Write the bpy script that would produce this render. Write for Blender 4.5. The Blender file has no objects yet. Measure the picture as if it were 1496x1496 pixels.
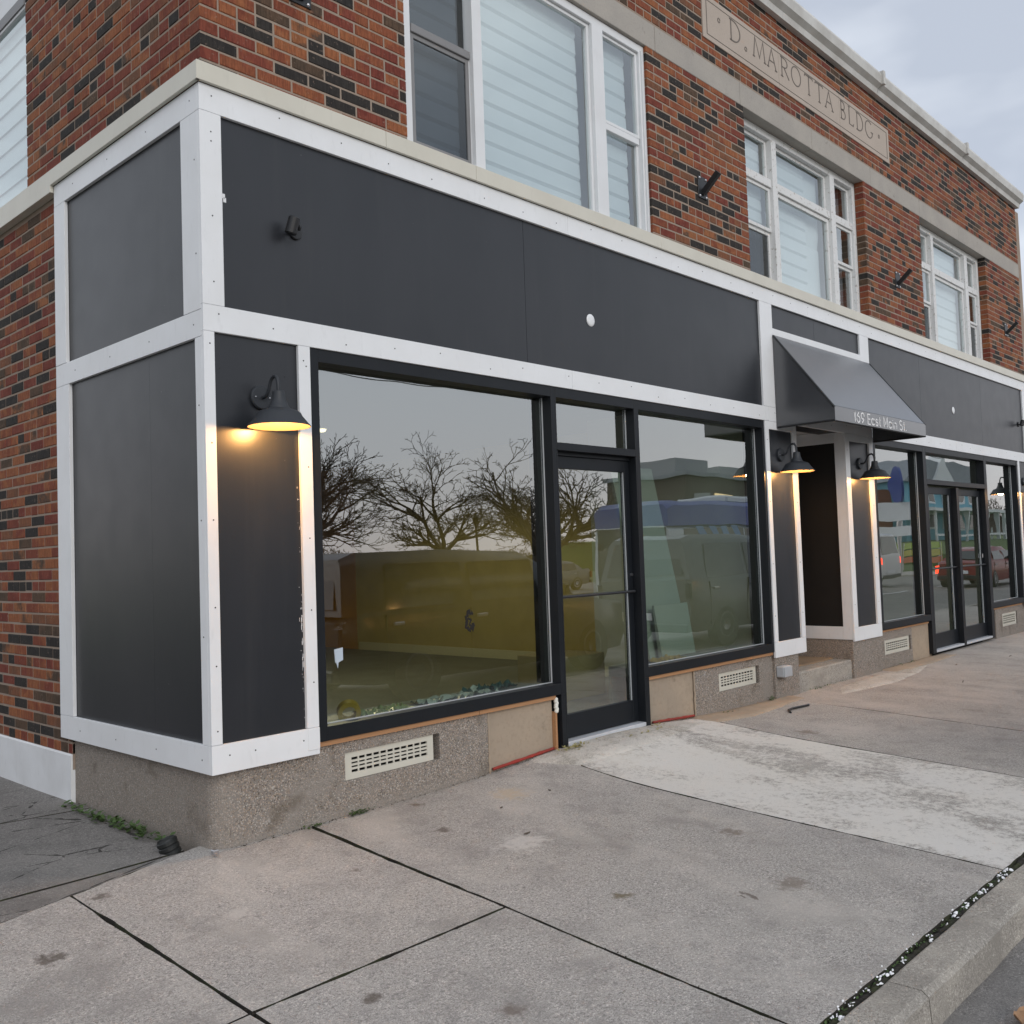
import bpy, bmesh, math, random
from mathutils import Vector, Matrix, noise
from bpy_extras.object_utils import world_to_camera_view
random.seed(7)
R = math.radians
scene = bpy.context.scene
COL = scene.collection

# ------------------------------------------------------------------ camera
cam_data = bpy.data.cameras.new('camera'); cam = bpy.data.objects.new('camera', cam_data)
COL.objects.link(cam); scene.camera = cam
RT = Vector((0.6860129, -0.7267562, -0.0348103)); UP = Vector((-0.0096346, -0.0569128, 0.9983327)); FW = Vector((0.7275256, 0.6845337, 0.0460450))
CAMPOS = Vector((-2.49310, -4.48968, 1.46098))
m = Matrix((RT, UP, -FW)).transposed().to_4x4(); m.translation = CAMPOS
cam.matrix_world = m
cam_data.sensor_width = 36; cam_data.lens = 36 * 1396.97 / 1496
cam_data.clip_start = 0.05; cam_data.clip_end = 2000

# ------------------------------------------------------------------ world (dusk, overcast)
SUN_EL, SUN_AZ = 24, 200          # degrees; sun behind thin cloud on the street side
world = bpy.data.worlds.new('World'); scene.world = world; world.use_nodes = True
wn = world.node_tree.nodes; wl = world.node_tree.links; wn.clear()
def W(t, **k):
    n = wn.new(t)
    for a, v in k.items(): setattr(n, a, v)
    return n
wo = W('ShaderNodeOutputWorld'); bg = W('ShaderNodeBackground')
sky = W('ShaderNodeTexSky', sky_type='NISHITA', sun_disc=False)
sky.sun_elevation = R(SUN_EL); sky.sun_rotation = R(SUN_AZ)
tc = W('ShaderNodeTexCoord'); mp = W('ShaderNodeMapping'); mp.inputs['Scale'].default_value = (1.0, 1.0, 2.6)
n1 = W('ShaderNodeTexNoise'); n1.inputs['Scale'].default_value = 1.7; n1.inputs['Detail'].default_value = 5; n1.inputs['Roughness'].default_value = .5
cr = W('ShaderNodeValToRGB')
cr.color_ramp.elements[0].position = .40; cr.color_ramp.elements[0].color = (4.9, 5.35, 6.2, 1)
cr.color_ramp.elements[1].position = .60; cr.color_ramp.elements[1].color = (8.8, 9.2, 9.8, 1)
sx = W('ShaderNodeSeparateXYZ')
hz = W('ShaderNodeMapRange'); hz.inputs['From Min'].default_value = 0.0; hz.inputs['From Max'].default_value = .30
hz.inputs['To Min'].default_value = 1; hz.inputs['To Max'].default_value = 0; hz.clamp = True
hp = W('ShaderNodeMath', operation='POWER'); hp.inputs[1].default_value = 2.0
mixh = W('ShaderNodeMix', data_type='RGBA'); mixh.inputs[7].default_value = (9.6, 8.8, 8.8, 1)
mixs = W('ShaderNodeMix', data_type='RGBA'); mixs.inputs[0].default_value = .88
wl.new(tc.outputs['Generated'], mp.inputs['Vector']); wl.new(mp.outputs[0], n1.inputs['Vector']); wl.new(n1.outputs['Fac'], cr.inputs[0])
wl.new(tc.outputs['Generated'], sx.inputs[0]); wl.new(sx.outputs['Z'], hz.inputs['Value']); wl.new(hz.outputs[0], hp.inputs[0])
wl.new(hp.outputs[0], mixh.inputs[0]); wl.new(cr.outputs[0], mixh.inputs[6])
wl.new(sky.outputs[0], mixs.inputs[6]); wl.new(mixh.outputs[2], mixs.inputs[7]); wl.new(mixs.outputs[2], bg.inputs[0])
bg.inputs[1].default_value = 0.078
wl.new(bg.outputs[0], wo.inputs[0])

# ------------------------------------------------------------------ sun (soft, behind cloud)
sd = bpy.data.lights.new('sun', 'SUN'); sd.energy = 0.7; sd.angle = R(25); sd.color = (1, .95, .9)
so = bpy.data.objects.new('sun', sd); COL.objects.link(so)
az = R(SUN_AZ); el = R(SUN_EL)
sdir = Vector((math.sin(az) * math.cos(el), math.cos(az) * math.cos(el), math.sin(el)))
so.rotation_euler = (-sdir).to_track_quat('-Z', 'Y').to_euler()

# ------------------------------------------------------------------ colour management
scene.view_settings.view_transform = 'Standard'; scene.view_settings.look = 'None'
scene.view_settings.exposure = 0.62; scene.view_settings.gamma = 1; scene.view_settings.use_curve_mapping = False
scene.cycles.max_bounces = 8; scene.cycles.transparent_max_bounces = 16

# ================================================================== materials
def mat(name, col=(.5, .5, .5), rough=.6, metal=0.0, spec=.5, emit=None, es=1.0):
    m = bpy.data.materials.new(name); m.use_nodes = True
    b = m.node_tree.nodes['Principled BSDF']
    b.inputs['Base Color'].default_value = (*col, 1); b.inputs['Roughness'].default_value = rough
    b.inputs['Metallic'].default_value = metal; b.inputs['Specular IOR Level'].default_value = spec
    if emit: b.inputs['Emission Color'].default_value = (*emit, 1); b.inputs['Emission Strength'].default_value = es
    return m
class NT:
    """small helper to wire noise into a material"""
    def __init__(s, m): s.m = m; s.t = m.node_tree; s.n = s.t.nodes; s.l = s.t.links; s.b = s.n['Principled BSDF']
    def pos(s, scale=(1, 1, 1)):
        g = s.n.new('ShaderNodeNewGeometry'); mp = s.n.new('ShaderNodeMapping'); mp.inputs['Scale'].default_value = scale
        s.l.new(g.outputs['Position'], mp.inputs['Vector']); return mp.outputs[0]
    def noise(s, scale, detail=4, rough=.55, vec=None, dist=0):
        n = s.n.new('ShaderNodeTexNoise'); n.inputs['Scale'].default_value = scale; n.inputs['Detail'].default_value = detail
        n.inputs['Roughness'].default_value = rough; n.inputs['Distortion'].default_value = dist
        s.l.new(vec or s.pos(), n.inputs['Vector']); return n.outputs['Fac']
    def voro(s, scale, out='Distance', vec=None, feat='F1', rnd=1):
        n = s.n.new('ShaderNodeTexVoronoi'); n.feature = feat; n.inputs['Scale'].default_value = scale; n.inputs['Randomness'].default_value = rnd
        s.l.new(vec or s.pos(), n.inputs['Vector']); return n.outputs[out]
    def ramp(s, f, stops, interp='LINEAR'):
        r = s.n.new('ShaderNodeValToRGB'); r.color_ramp.interpolation = interp
        e = r.color_ramp.elements
        while len(e) < len(stops): e.new(.5)
        for k, (p, c) in enumerate(stops):
            e[k].position = p; e[k].color = (c, c, c, 1) if isinstance(c, (int, float)) else (*c, 1)
        s.l.new(f, r.inputs[0]); return r.outputs[0]
    def mix(s, f, a, b, mode='MIX'):
        n = s.n.new('ShaderNodeMix'); n.data_type = 'RGBA'; n.blend_type = mode
        for i, v in ((0, f), (6, a), (7, b)):
            if hasattr(v, 'links'): s.l.new(v, n.inputs[i])
            elif i == 0: n.inputs[0].default_value = v
            else: n.inputs[i].default_value = (v, v, v, 1) if isinstance(v, (int, float)) else (*v, 1)
        return n.outputs[2]
    def math(s, op, a, b=None):
        n = s.n.new('ShaderNodeMath'); n.operation = op
        for i, v in ((0, a), (1, b)):
            if v is None: continue
            if hasattr(v, 'links'): s.l.new(v, n.inputs[i])
            else: n.inputs[i].default_value = v
        return n.outputs[0]
    def col(s, c): s.l.new(c, s.b.inputs['Base Color']); return s
    def rough(s, c): s.l.new(c, s.b.inputs['Roughness']); return s
    def bump(s, h, strength=.3, dist=.01):
        b = s.n.new('ShaderNodeBump'); b.inputs['Strength'].default_value = strength; b.inputs['Distance'].default_value = dist
        s.l.new(h, b.inputs['Height']); s.l.new(b.outputs[0], s.b.inputs['Normal']); return s

def painted(name, col, rough, amt=.08, dirt=(.5, .45, .4), bumps=.06):
    m = mat(name, col, rough); t = NT(m)
    f = t.noise(3.0, 5); g = t.noise(26, 4, vec=t.pos((1, 1, .3)))
    c = t.mix(t.ramp(f, [(.35, 0.0), (.75, amt)]), col, tuple(c * d for c, d in zip(col, dirt)))
    c = t.mix(t.ramp(g, [(.58, 0.0), (.8, amt)]), c, tuple(c * .6 for c in col))
    t.col(c).bump(t.noise(90, 3), bumps, .002)
    return m

M = {}
M['trim'] = painted('white_painted_trim', (.78, .80, .82), .45, .24, (.70, .68, .65))
M['cream'] = painted('cream_metal_fascia', (.62, .60, .52), .4, .16)
def panel_mat():
    m = mat('charcoal_board', (.016, .018, .023), .34, spec=.56); t = NT(m)
    f = t.noise(1.6, 5, vec=t.pos((1, 1, .5))); sc = t.noise(60, 3, vec=t.pos((1, 1, .12)))
    c = t.mix(t.ramp(f, [(.35, 0.0), (.7, 1.0)]), (.012, .0145, .019), (.019, .021, .026))
    v = t.noise(38, 3, .8); spots = t.ramp(v, [(.735, 0.0), (.76, .8)])
    dr = t.ramp(t.noise(7, 5, .65, vec=t.pos((1, 1, .06))), [(.56, 0.0), (.74, .35)]); c = t.mix(dr, c, (.034, .035, .037))
    c = t.mix(spots, c, (.22, .22, .22))
    t.col(c).rough(t.ramp(t.noise(5, 6), [(.3, .34), (.7, .38)])).bump(t.math('ADD', t.noise(120, 3), t.noise(1.1, 2)), .07, .003)
    return m
M['panel'] = panel_mat()
M['black_frame'] = painted('black_anodised_frame', (.009, .011, .014), .42, .3, (2.2, 2.2, 2.2))
M['black_frame'].node_tree.nodes['Principled BSDF'].inputs['Specular IOR Level'].default_value = .28
M['black_metal'] = mat('black_metal', (.012, .013, .015), .42, .0)
M['lamp_black'] = painted('matt_black_lamp', (.022, .026, .032), .55, .3, (1.8, 1.8, 1.8))
M['lamp_inner'] = mat('lamp_inner_white', (.20, .145, .095), .6)
M['bulb'] = mat('lit_bulb', (1, .8, .5), .4, emit=(1, .60, .28), es=2.2)
M['ceil_lit'] = mat('lit_diffuser', (1, .9, .7), .5, emit=(1, .8, .5), es=1.6)
M['steel'] = mat('bright_steel', (.6, .6, .62), .3, 1)
M['jdirt'] = NT(mat('joint_dirt', (.02, .018, .012), .95)); M['jdirt'].col(M['jdirt'].mix(M['jdirt'].ramp(M['jdirt'].noise(9, 5), [(.45, 0.0), (.6, 1.0)]), (.022, .019, .015), (.035, .040, .016))); M['jdirt'] = M['jdirt'].m
M['crumb'] = mat('dirt_crumbs', (.045, .034, .024), .95)
M['alu'] = painted('brushed_threshold', (.55, .58, .62), .35, .3)
M['grey_plastic'] = painted('grey_plastic_box', (.42, .45, .48), .45, .15)
M['blacktube'] = mat('black_corrugated_plastic', (.012, .014, .014), .5)
M['soil'] = mat('dark_soil', (.014, .012, .010), .95)
M['seal'] = mat('silver_glazing_gasket', (.45, .48, .5), .4)

def brick_mat(name, use_attr):
    m = mat(name, rough=.85, spec=.25); t = NT(m)
    if use_attr:
        a = t.n.new('ShaderNodeAttribute'); a.attribute_name = 'tone'; fac = a.outputs['Fac']
    else:
        a = t.n.new('ShaderNodeObjectInfo'); fac = a.outputs['Random']
    A = t.ramp(fac, [(0, (.34, .125, .055)), (.16, (.27, .085, .045)), (.30, (.205, .052, .036)), (.44, (.30, .105, .05)), (.56, (.24, .068, .042)),
                     (.60, (.20, .10, .058)), (.66, (.095, .068, .046)), (.73, (.038, .036, .034)), (.95, (.36, .15, .065))], 'CONSTANT')
    B_ = t.ramp(fac, [(0, (.30, .10, .05)), (.10, (.36, .14, .06)), (.30, (.25, .07, .045)), (.5, (.24, .07, .04)), (.59, (.26, .11, .055)),
                      (.66, (.13, .085, .055)), (.73, (.045, .042, .038)), (.95, (.10, .07, .05))], 'CONSTANT')
    blot = t.ramp(t.noise(9, 3), [(.42, 0.0), (.58, 1.0)])
    c = t.mix(blot, A, B_)
    wire = t.noise(150, 3, .7, vec=t.pos((1, 1, .10)))
    c = t.mix(t.ramp(wire, [(.40, .62), (.62, 0.0)]), c, t.mix(1.0, c, (.42, .40, .40), 'MULTIPLY'))
    c = t.mix(t.ramp(t.noise(45, 3), [(.62, 0.0), (.75, .35)]), c, (.40, .30, .24))
    c = t.mix(1.0, c, (.90, .86, .86), 'MULTIPLY')
    t.col(c).bump(t.math('ADD', wire, t.noise(60, 4)), .55, .004)
    return m
M['brick'] = brick_mat('face_brick', False); M['brick_many'] = brick_mat('face_brick_field', True)
def mortar():
    m = mat('mortar', (.42, .34, .27), .95, spec=.1); t = NT(m)
    c = t.mix(t.noise(14, 5), (.37, .30, .245), (.26, .21, .17)); t.col(c).bump(t.noise(180, 3), .5, .004); return m
M['mortar'] = mortar()
def stone(name, a, b, sc=30, pits=True):
    m = mat(name, a, .85, spec=.25); t = NT(m)
    c = t.mix(t.ramp(t.noise(2.2, 6, .6), [(.3, 0.0), (.7, 1.0)]), a, b)
    c = t.mix(t.ramp(t.noise(sc * 3, 3), [(.5, 0.0), (.75, .35)]), c, tuple(x * .55 for x in a))
    if pits: c = t.mix(t.ramp(t.noise(7, 8, .75), [(.60, 0.0), (.68, .6)]), c, tuple(x * .5 for x in a))
    t.col(c).bump(t.noise(sc * 4, 4), .35, .004); return m
M['lintel'] = stone('weathered_limestone', (.42, .39, .35), (.34, .32, .295))
M['plaque'] = stone('smooth_limestone', (.47, .405, .35), (.43, .37, .32), pits=False)
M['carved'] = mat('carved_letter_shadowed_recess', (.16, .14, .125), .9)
def pebble():
    m = mat('exposed_aggregate', rough=.75, spec=.3); t = NT(m)
    v = t.voro(125, 'Color'); s = t.n.new('ShaderNodeSeparateColor'); t.l.new(v, s.inputs[0])
    c = t.ramp(s.outputs[0], [(0, (.10, .075, .055)), (.14, (.30, .23, .17)), (.34, (.44, .36, .29)), (.55, (.27, .23, .205)), (.68, (.46, .41, .36)), (.84, (.36, .28, .22)), (.93, (.56, .52, .47))], 'CONSTANT')
    d = t.voro(125, 'Distance')
    c = t.mix(t.ramp(d, [(.42, 0.0), (.62, 1.0)]), c, (.22, .20, .18))
    # weathering: the cement skin is still on near the ground and on the side, brown stain by the corner
    z = t.n.new('ShaderNodeSeparateXYZ'); g = t.n.new('ShaderNodeNewGeometry'); t.l.new(g.outputs['Position'], z.inputs[0])
    skin = t.math('MULTIPLY', t.ramp(z.outputs['Z'], [(.0, .9), (.10, 0.0)]), .9)
    skin2 = t.math('MAXIMUM', skin, t.ramp(t.noise(3.2, 5, .6), [(.50, 0.1), (.70, .85)]))
    skin2 = t.math('MAXIMUM', skin2, t.ramp(z.outputs['X'], [(.10, .55), (.25, 0.0)]))
    c = t.mix(skin2, c, t.mix(t.noise(35, 5), (.24, .215, .19), (.33, .30, .265)))
    st = t.ramp(t.noise(4.3, 4), [(.60, 0.0), (.70, .5)])
    c = t.mix(st, c, (.10, .075, .05))
    wh = t.ramp(t.noise(5.0, 7, .7), [(.66, 0.0), (.72, .55)])
    c = t.mix(wh, c, (.60, .61, .60))
    t.col(c).bump(t.ramp(d, [(.2, 1.0), (.6, 0.0)]), .55, .005); return m
M['pebble'] = pebble()
M['patch'] = stone('smeared_cement_render', (.42, .335, .25), (.31, .26, .205), 12)
M['white_base'] = painted('white_painted_base', (.74, .76, .78), .7, .35, (.6, .58, .55), .5)
STAINS = [(.35, -.70, .035, (.17, .14, .11)), (2.05, -1.75, .07, (.20, .17, .14)), (1.55, -2.35, .10, (.22, .19, .16)), (-.15, -2.2, .05, (.16, .13, .11)), (-.30, -.75, .06, (.55, .52, .48)), (1.28, -.08, .05, (.16, .13, .10)), (4.67, -.87, .10, (.22, .19, .16)), (-.62, -.10, .05, (.13, .11, .09)), (-1.02, -.60, .07, (.09, .07, .055)), (-.40, -1.78, .045, (.085, .065, .05)), (.92, -1.86, .05, (.14, .115, .06)), (1.18, -1.02, .16, (.60, .58, .55)), (1.05, -.55, .05, (.12, .10, .085)), (2.9, -.42, .30, (.62, .58, .52)), (1.8, -.35, .14, (.50, .42, .32))]
def gz(x, y):
    z = -0.028 * min(max(0, -y), 3.3)
    return z + .080 * math.exp(-((x - 3.3) / 1.25) ** 2) * math.exp(-(min(y, 0) / .55) ** 2)
def concrete(name, a, b, white=0.0, wdir=(1, 1, 1), crack=False):
    m = mat(name, a, .9, spec=.2); t = NT(m)
    c = t.mix(t.ramp(t.noise(1.1, 6, .6), [(.32, 0.0), (.68, 1.0)]), a, b)
    c = t.mix(t.ramp(t.noise(.55, 3), [(.5, 0.0), (.7, .35)]), c, tuple(x * 1.18 for x in a))
    # grain of exposed sand and aggregate, coarse enough to read at a few metres
    c = t.mix(t.ramp(t.noise(70, 5, .75), [(.37, .9), (.49, 0.0)]), c, tuple(x * .42 for x in a))
    c = t.mix(t.ramp(t.noise(85, 4, .75, vec=t.pos((1, 1.2, 1))), [(.53, 0.0), (.63, .85)]), c, tuple(min(x * 1.6, .80) for x in a))
    c = t.mix(t.ramp(t.noise(190, 2, .6), [(.38, .7), (.50, 0.0)]), c, tuple(x * .42 for x in a))
    # broad stains
    c = t.mix(t.ramp(t.noise(2.7, 6, .65, dist=.4), [(.50, 0.0), (.70, .75)]), c, tuple(x * .58 for x in a))
    c = t.mix(t.ramp(t.noise(1.7, 5, .6, vec=t.pos((1, .6, 3))), [(.50, 0.0), (.68, .50)]), c, tuple(min(x * 1.22, .7) * k for x, k in zip(a, (1.0, .995, .97))))
    c = t.mix(t.ramp(t.noise(8, 6, .7), [(.57, 0.0), (.68, .45)]), c, tuple(x * .55 for x in a))
    c = t.mix(t.ramp(t.noise(3.6, 9, .62, dist=.8), [(.72, 0.0), (.74, .7)]), c, (.11, .085, .068))
    gate = t.ramp(t.noise(2.4, 3), [(.50, 0.0), (.60, 1.0)])
    c = t.mix(t.math('MULTIPLY', t.ramp(t.noise(30, 6, .85, dist=.6), [(.655, 0.0), (.69, .85)]), gate), c, (.72, .70, .66))
    c = t.mix(t.math('MULTIPLY', t.ramp(t.noise(22, 4, .85, vec=t.pos((.25, 1, 1)), dist=2.2), [(.655, 0.0), (.675, .75)]), gate), c, (.70, .68, .64))
    g_ = t.n.new('ShaderNodeNewGeometry'); wob = t.n.new('ShaderNodeTexNoise'); wob.inputs['Scale'].default_value = 22; wob.inputs['Detail'].default_value = 6; t.l.new(g_.outputs['Position'], wob.inputs['Vector'])
    for sxx, syy, srr, scol in STAINS:
        d_ = t.n.new('ShaderNodeVectorMath'); d_.operation = 'DISTANCE'; t.l.new(g_.outputs['Position'], d_.inputs[0]); d_.inputs[1].default_value = (sxx, syy, gz(sxx, syy))
        k_ = t.math('ADD', t.math('DIVIDE', d_.outputs['Value'], srr), t.math('MULTIPLY', t.math('SUBTRACT', wob.outputs['Fac'], .5), 2.6))
        c = t.mix(t.ramp(k_, [(.35, .75), (1.0, 0.0)]), c, scol)
    if crack:
        e = t.voro(1.5, 'Distance', vec=t.pos((.7, 1.6, 1)), feat='DISTANCE_TO_EDGE'); w_ = t.noise(9, 5)
        k = t.math('LESS_THAN', t.math('ADD', e, t.math('MULTIPLY', w_, -.07)), -.030)
        c = t.mix(t.math('MULTIPLY', k, .8), c, (.025, .023, .02))
    if white > 0:
        big = t.noise(2.0, 5, .6, vec=t.pos(wdir), dist=.5); fn = t.noise(20, 10, .85)
        sm_ = t.math('ADD', big, t.math('MULTIPLY', t.math('SUBTRACT', fn, .5), 1.5))
        tone_ = t.mix(t.noise(.9, 3), (.72, .68, .61), (.70, .70, .69))
        c = t.mix(t.ramp(sm_, [(.36, 0.0), (.44, white * .6), (.54, white)]), c, tone_)
    t.col(c).bump(t.math('ADD', t.noise(120, 4, .7), t.noise(30, 4)), .8, .008); return m
M['conc_a'] = concrete('weathered_concrete', (.47, .445, .42), (.40, .385, .36))
M['conc_b'] = concrete('pinkish_concrete', (.48, .45, .42), (.41, .39, .365))
M['conc_c'] = concrete('concrete_with_cement_wash', (.48, .455, .425), (.42, .40, .375), .92, (1.0, .45, 1))
M['conc_d'] = concrete('concrete_far', (.44, .405, .375), (.38, .355, .33), .15, (1.2, .5, 1))
M['kerb'] = concrete('kerb_concrete', (.46, .43, .385), (.35, .325, .29))
M['cement'] = concrete('fresh_cement', (.50, .47, .42), (.40, .38, .34), .5)
M['asphalt'] = concrete('asphalt', (.27, .255, .24), (.20, .19, .18), crack=True)
M['road'] = concrete('worn_road', (.30, .285, .27), (.24, .23, .22))
def glass(name, tint, refl, fres=.9, rough=0.0):
    m = bpy.data.materials.new(name); m.use_nodes = True; t = m.node_tree; t.nodes.clear()
    o = t.nodes.new('ShaderNodeOutputMaterial'); tr = t.nodes.new('ShaderNodeBsdfTransparent'); tr.inputs[0].default_value = (*tint, 1)
    g = t.nodes.new('ShaderNodeBsdfGlossy'); g.inputs['Roughness'].default_value = rough; g.inputs['Color'].default_value = (.94, .975, .975, 1)
    f = t.nodes.new('ShaderNodeFresnel'); f.inputs[0].default_value = 1.5
    a = t.nodes.new('ShaderNodeMath'); a.operation = 'MULTIPLY_ADD'; a.inputs[1].default_value = fres; a.inputs[2].default_value = refl; a.use_clamp = True
    mx = t.nodes.new('ShaderNodeMixShader')
    # slightly wavy float glass
    ge = t.nodes.new('ShaderNodeNewGeometry'); no = t.nodes.new('ShaderNodeTexNoise'); no.inputs['Scale'].default_value = 1.3; no.inputs['Detail'].default_value = 1
    bp = t.nodes.new('ShaderNodeBump'); bp.inputs['Strength'].default_value = .10; bp.inputs['Distance'].default_value = .02
    L = t.links.new
    L(ge.outputs['Position'], no.inputs['Vector']); L(no.outputs['Fac'], bp.inputs['Height']); L(bp.outputs[0], g.inputs['Normal'])
    inv = t.nodes.new('ShaderNodeMath'); inv.operation = 'SUBTRACT'; inv.inputs[0].default_value = 1; mu = t.nodes.new('ShaderNodeMath'); mu.operation = 'MULTIPLY'
    L(ge.outputs['Backfacing'], inv.inputs[1]); L(f.outputs[0], a.inputs[0]); L(a.outputs[0], mu.inputs[0]); L(inv.outputs[0], mu.inputs[1]); L(mu.outputs[0], mx.inputs[0]); L(tr.outputs[0], mx.inputs[1]); L(g.outputs[0], mx.inputs[2]); L(mx.outputs[0], o.inputs[0])
    return m
M['glass'] = glass('shop_glass', (.88, .94, .88), .30)
M['glass_up'] = glass('upper_window_glass', (.95, .98, .985), .25)
M['glass_screen'] = glass('screened_glass', (.50, .53, .56), .06)
def blind():
    m = mat('white_fabric_blind', (.74, .80, .80), .8); t = NT(m)
    t.col(t.mix(t.noise(2, 3), (.58, .63, .64), (.65, .69, .69))); return m
M['blind'] = blind()
M['curtain'] = mat('grey_curtain', (.30, .30, .32), .9)
M['old_paint'] = None
def old_paint():
    m = mat('peeling_white_paint', (.7, .7, .68), .7); t = NT(m)
    c = t.mix(t.ramp(t.noise(22, 8, .75), [(.57, 0.0), (.62, .7)]), (.68, .69, .69), (.30, .27, .23))
    t.col(c).bump(t.noise(60, 5), .5, .006); return m
M['old_paint'] = old_paint()
M['upvc'] = painted('white_window_frame', (.72, .74, .76), .4, .15)
M['grey_frame'] = painted('grey_screen_frame', (.22, .22, .225), .5, .2)
M['cornice'] = painted('weathered_white_gutter', (.60, .60, .58), .6, .5, (.45, .4, .35), .3)
M['flash'] = painted('grey_roof_flashing', (.30, .33, .36), .6, .5, (.5, .5, .5), .5)
def timber():
    m = mat('raw_timber', (.42, .22, .10), .7); t = NT(m)
    c = t.mix(t.noise(30, 5, .6, vec=t.pos((.15, 1, 3))), (.50, .27, .13), (.32, .16, .075)); t.col(c); return m
M['timber'] = timber()
M['red'] = stone('red_sealant_paint', (.36, .045, .035), (.22, .05, .04), 20)
M['foam'] = mat('white_expanding_foam', (.75, .74, .68), .8)
M['intwall'] = painted('light_tinted_plasterboard', (.50, .42, .18), .9, .25)  # beige plasterboard with the olive-yellow of the warm room light in its colour
M['intwall2'] = painted('pale_plasterboard', (.46, .47, .45), .9, .2)
M['glow_wall'] = painted('glow_tinted_wall', (.50, .27, .07), .9, .2)  # warm glow deep in the room, put into the wall colour
M['skirt'] = mat('interior_skirting', (.62, .60, .45), .6)
M['intfloor'] = painted('grey_floor', (.24, .25, .24), .5, .5)
M['drywall'] = painted('grey_green_drywall_sheet', (.40, .435, .435), .8, .1)
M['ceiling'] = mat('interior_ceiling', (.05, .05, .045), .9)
M['tile'] = painted('tan_floor_tile', (.36, .26, .17), .5, .5)
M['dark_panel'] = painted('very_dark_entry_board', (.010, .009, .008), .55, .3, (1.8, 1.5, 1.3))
M['canvas'] = painted('black_awning_canvas', (.026, .028, .033), .27, .4, (1.6, 1.6, 1.6), .3)
_cb = M['canvas'].node_tree.nodes['Principled BSDF']; _cb.inputs['Specular IOR Level'].default_value = 1.0; _cb.inputs['Coat Weight'].default_value = .9; _cb.inputs['Coat Roughness'].default_value = .28
M['letter'] = mat('white_vinyl_letter', (.82, .82, .82), .5)
M['snow'] = mat('white_snow_salt', (.85, .86, .88), .8)
M['leafdry'] = mat('dry_brown_leaf', (.34, .20, .11), .8)
M['weed'] = mat('green_weed', (.055, .10, .025), .7)
M['weed2'] = mat('yellowed_weed', (.30, .27, .11), .8)
M['grassm'] = NT(mat('park_grass', (.06, .09, .03), .95)); M['grassm'].col(M['grassm'].mix(M['grassm'].noise(.5, 5), (.09, .16, .05), (.14, .16, .07))); M['grassm'] = M['grassm'].m
M['bark'] = mat('dark_bark', (.095, .075, .058), .95)
M['tyre'] = mat('tyre_rubber', (.015, .015, .015), .8)
M['rim'] = mat('wheel_rim', (.4, .4, .42), .35, .8)
M['carglass'] = mat('car_glass', (.02, .025, .03), .08, spec=.8)
M['tail'] = mat('lit_tail_light', (.6, .02, .01), .3, emit=(1, .06, .02), es=3)
M['lampwhite'] = mat('head_light', (.8, .8, .8), .2)
M['winlit'] = mat('lit_office_window', (.6, .5, .3), .4, emit=(1, .75, .35), es=.8)
def paint(name, c, r=.25):
    return mat(name, c, r, spec=.6)

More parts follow.
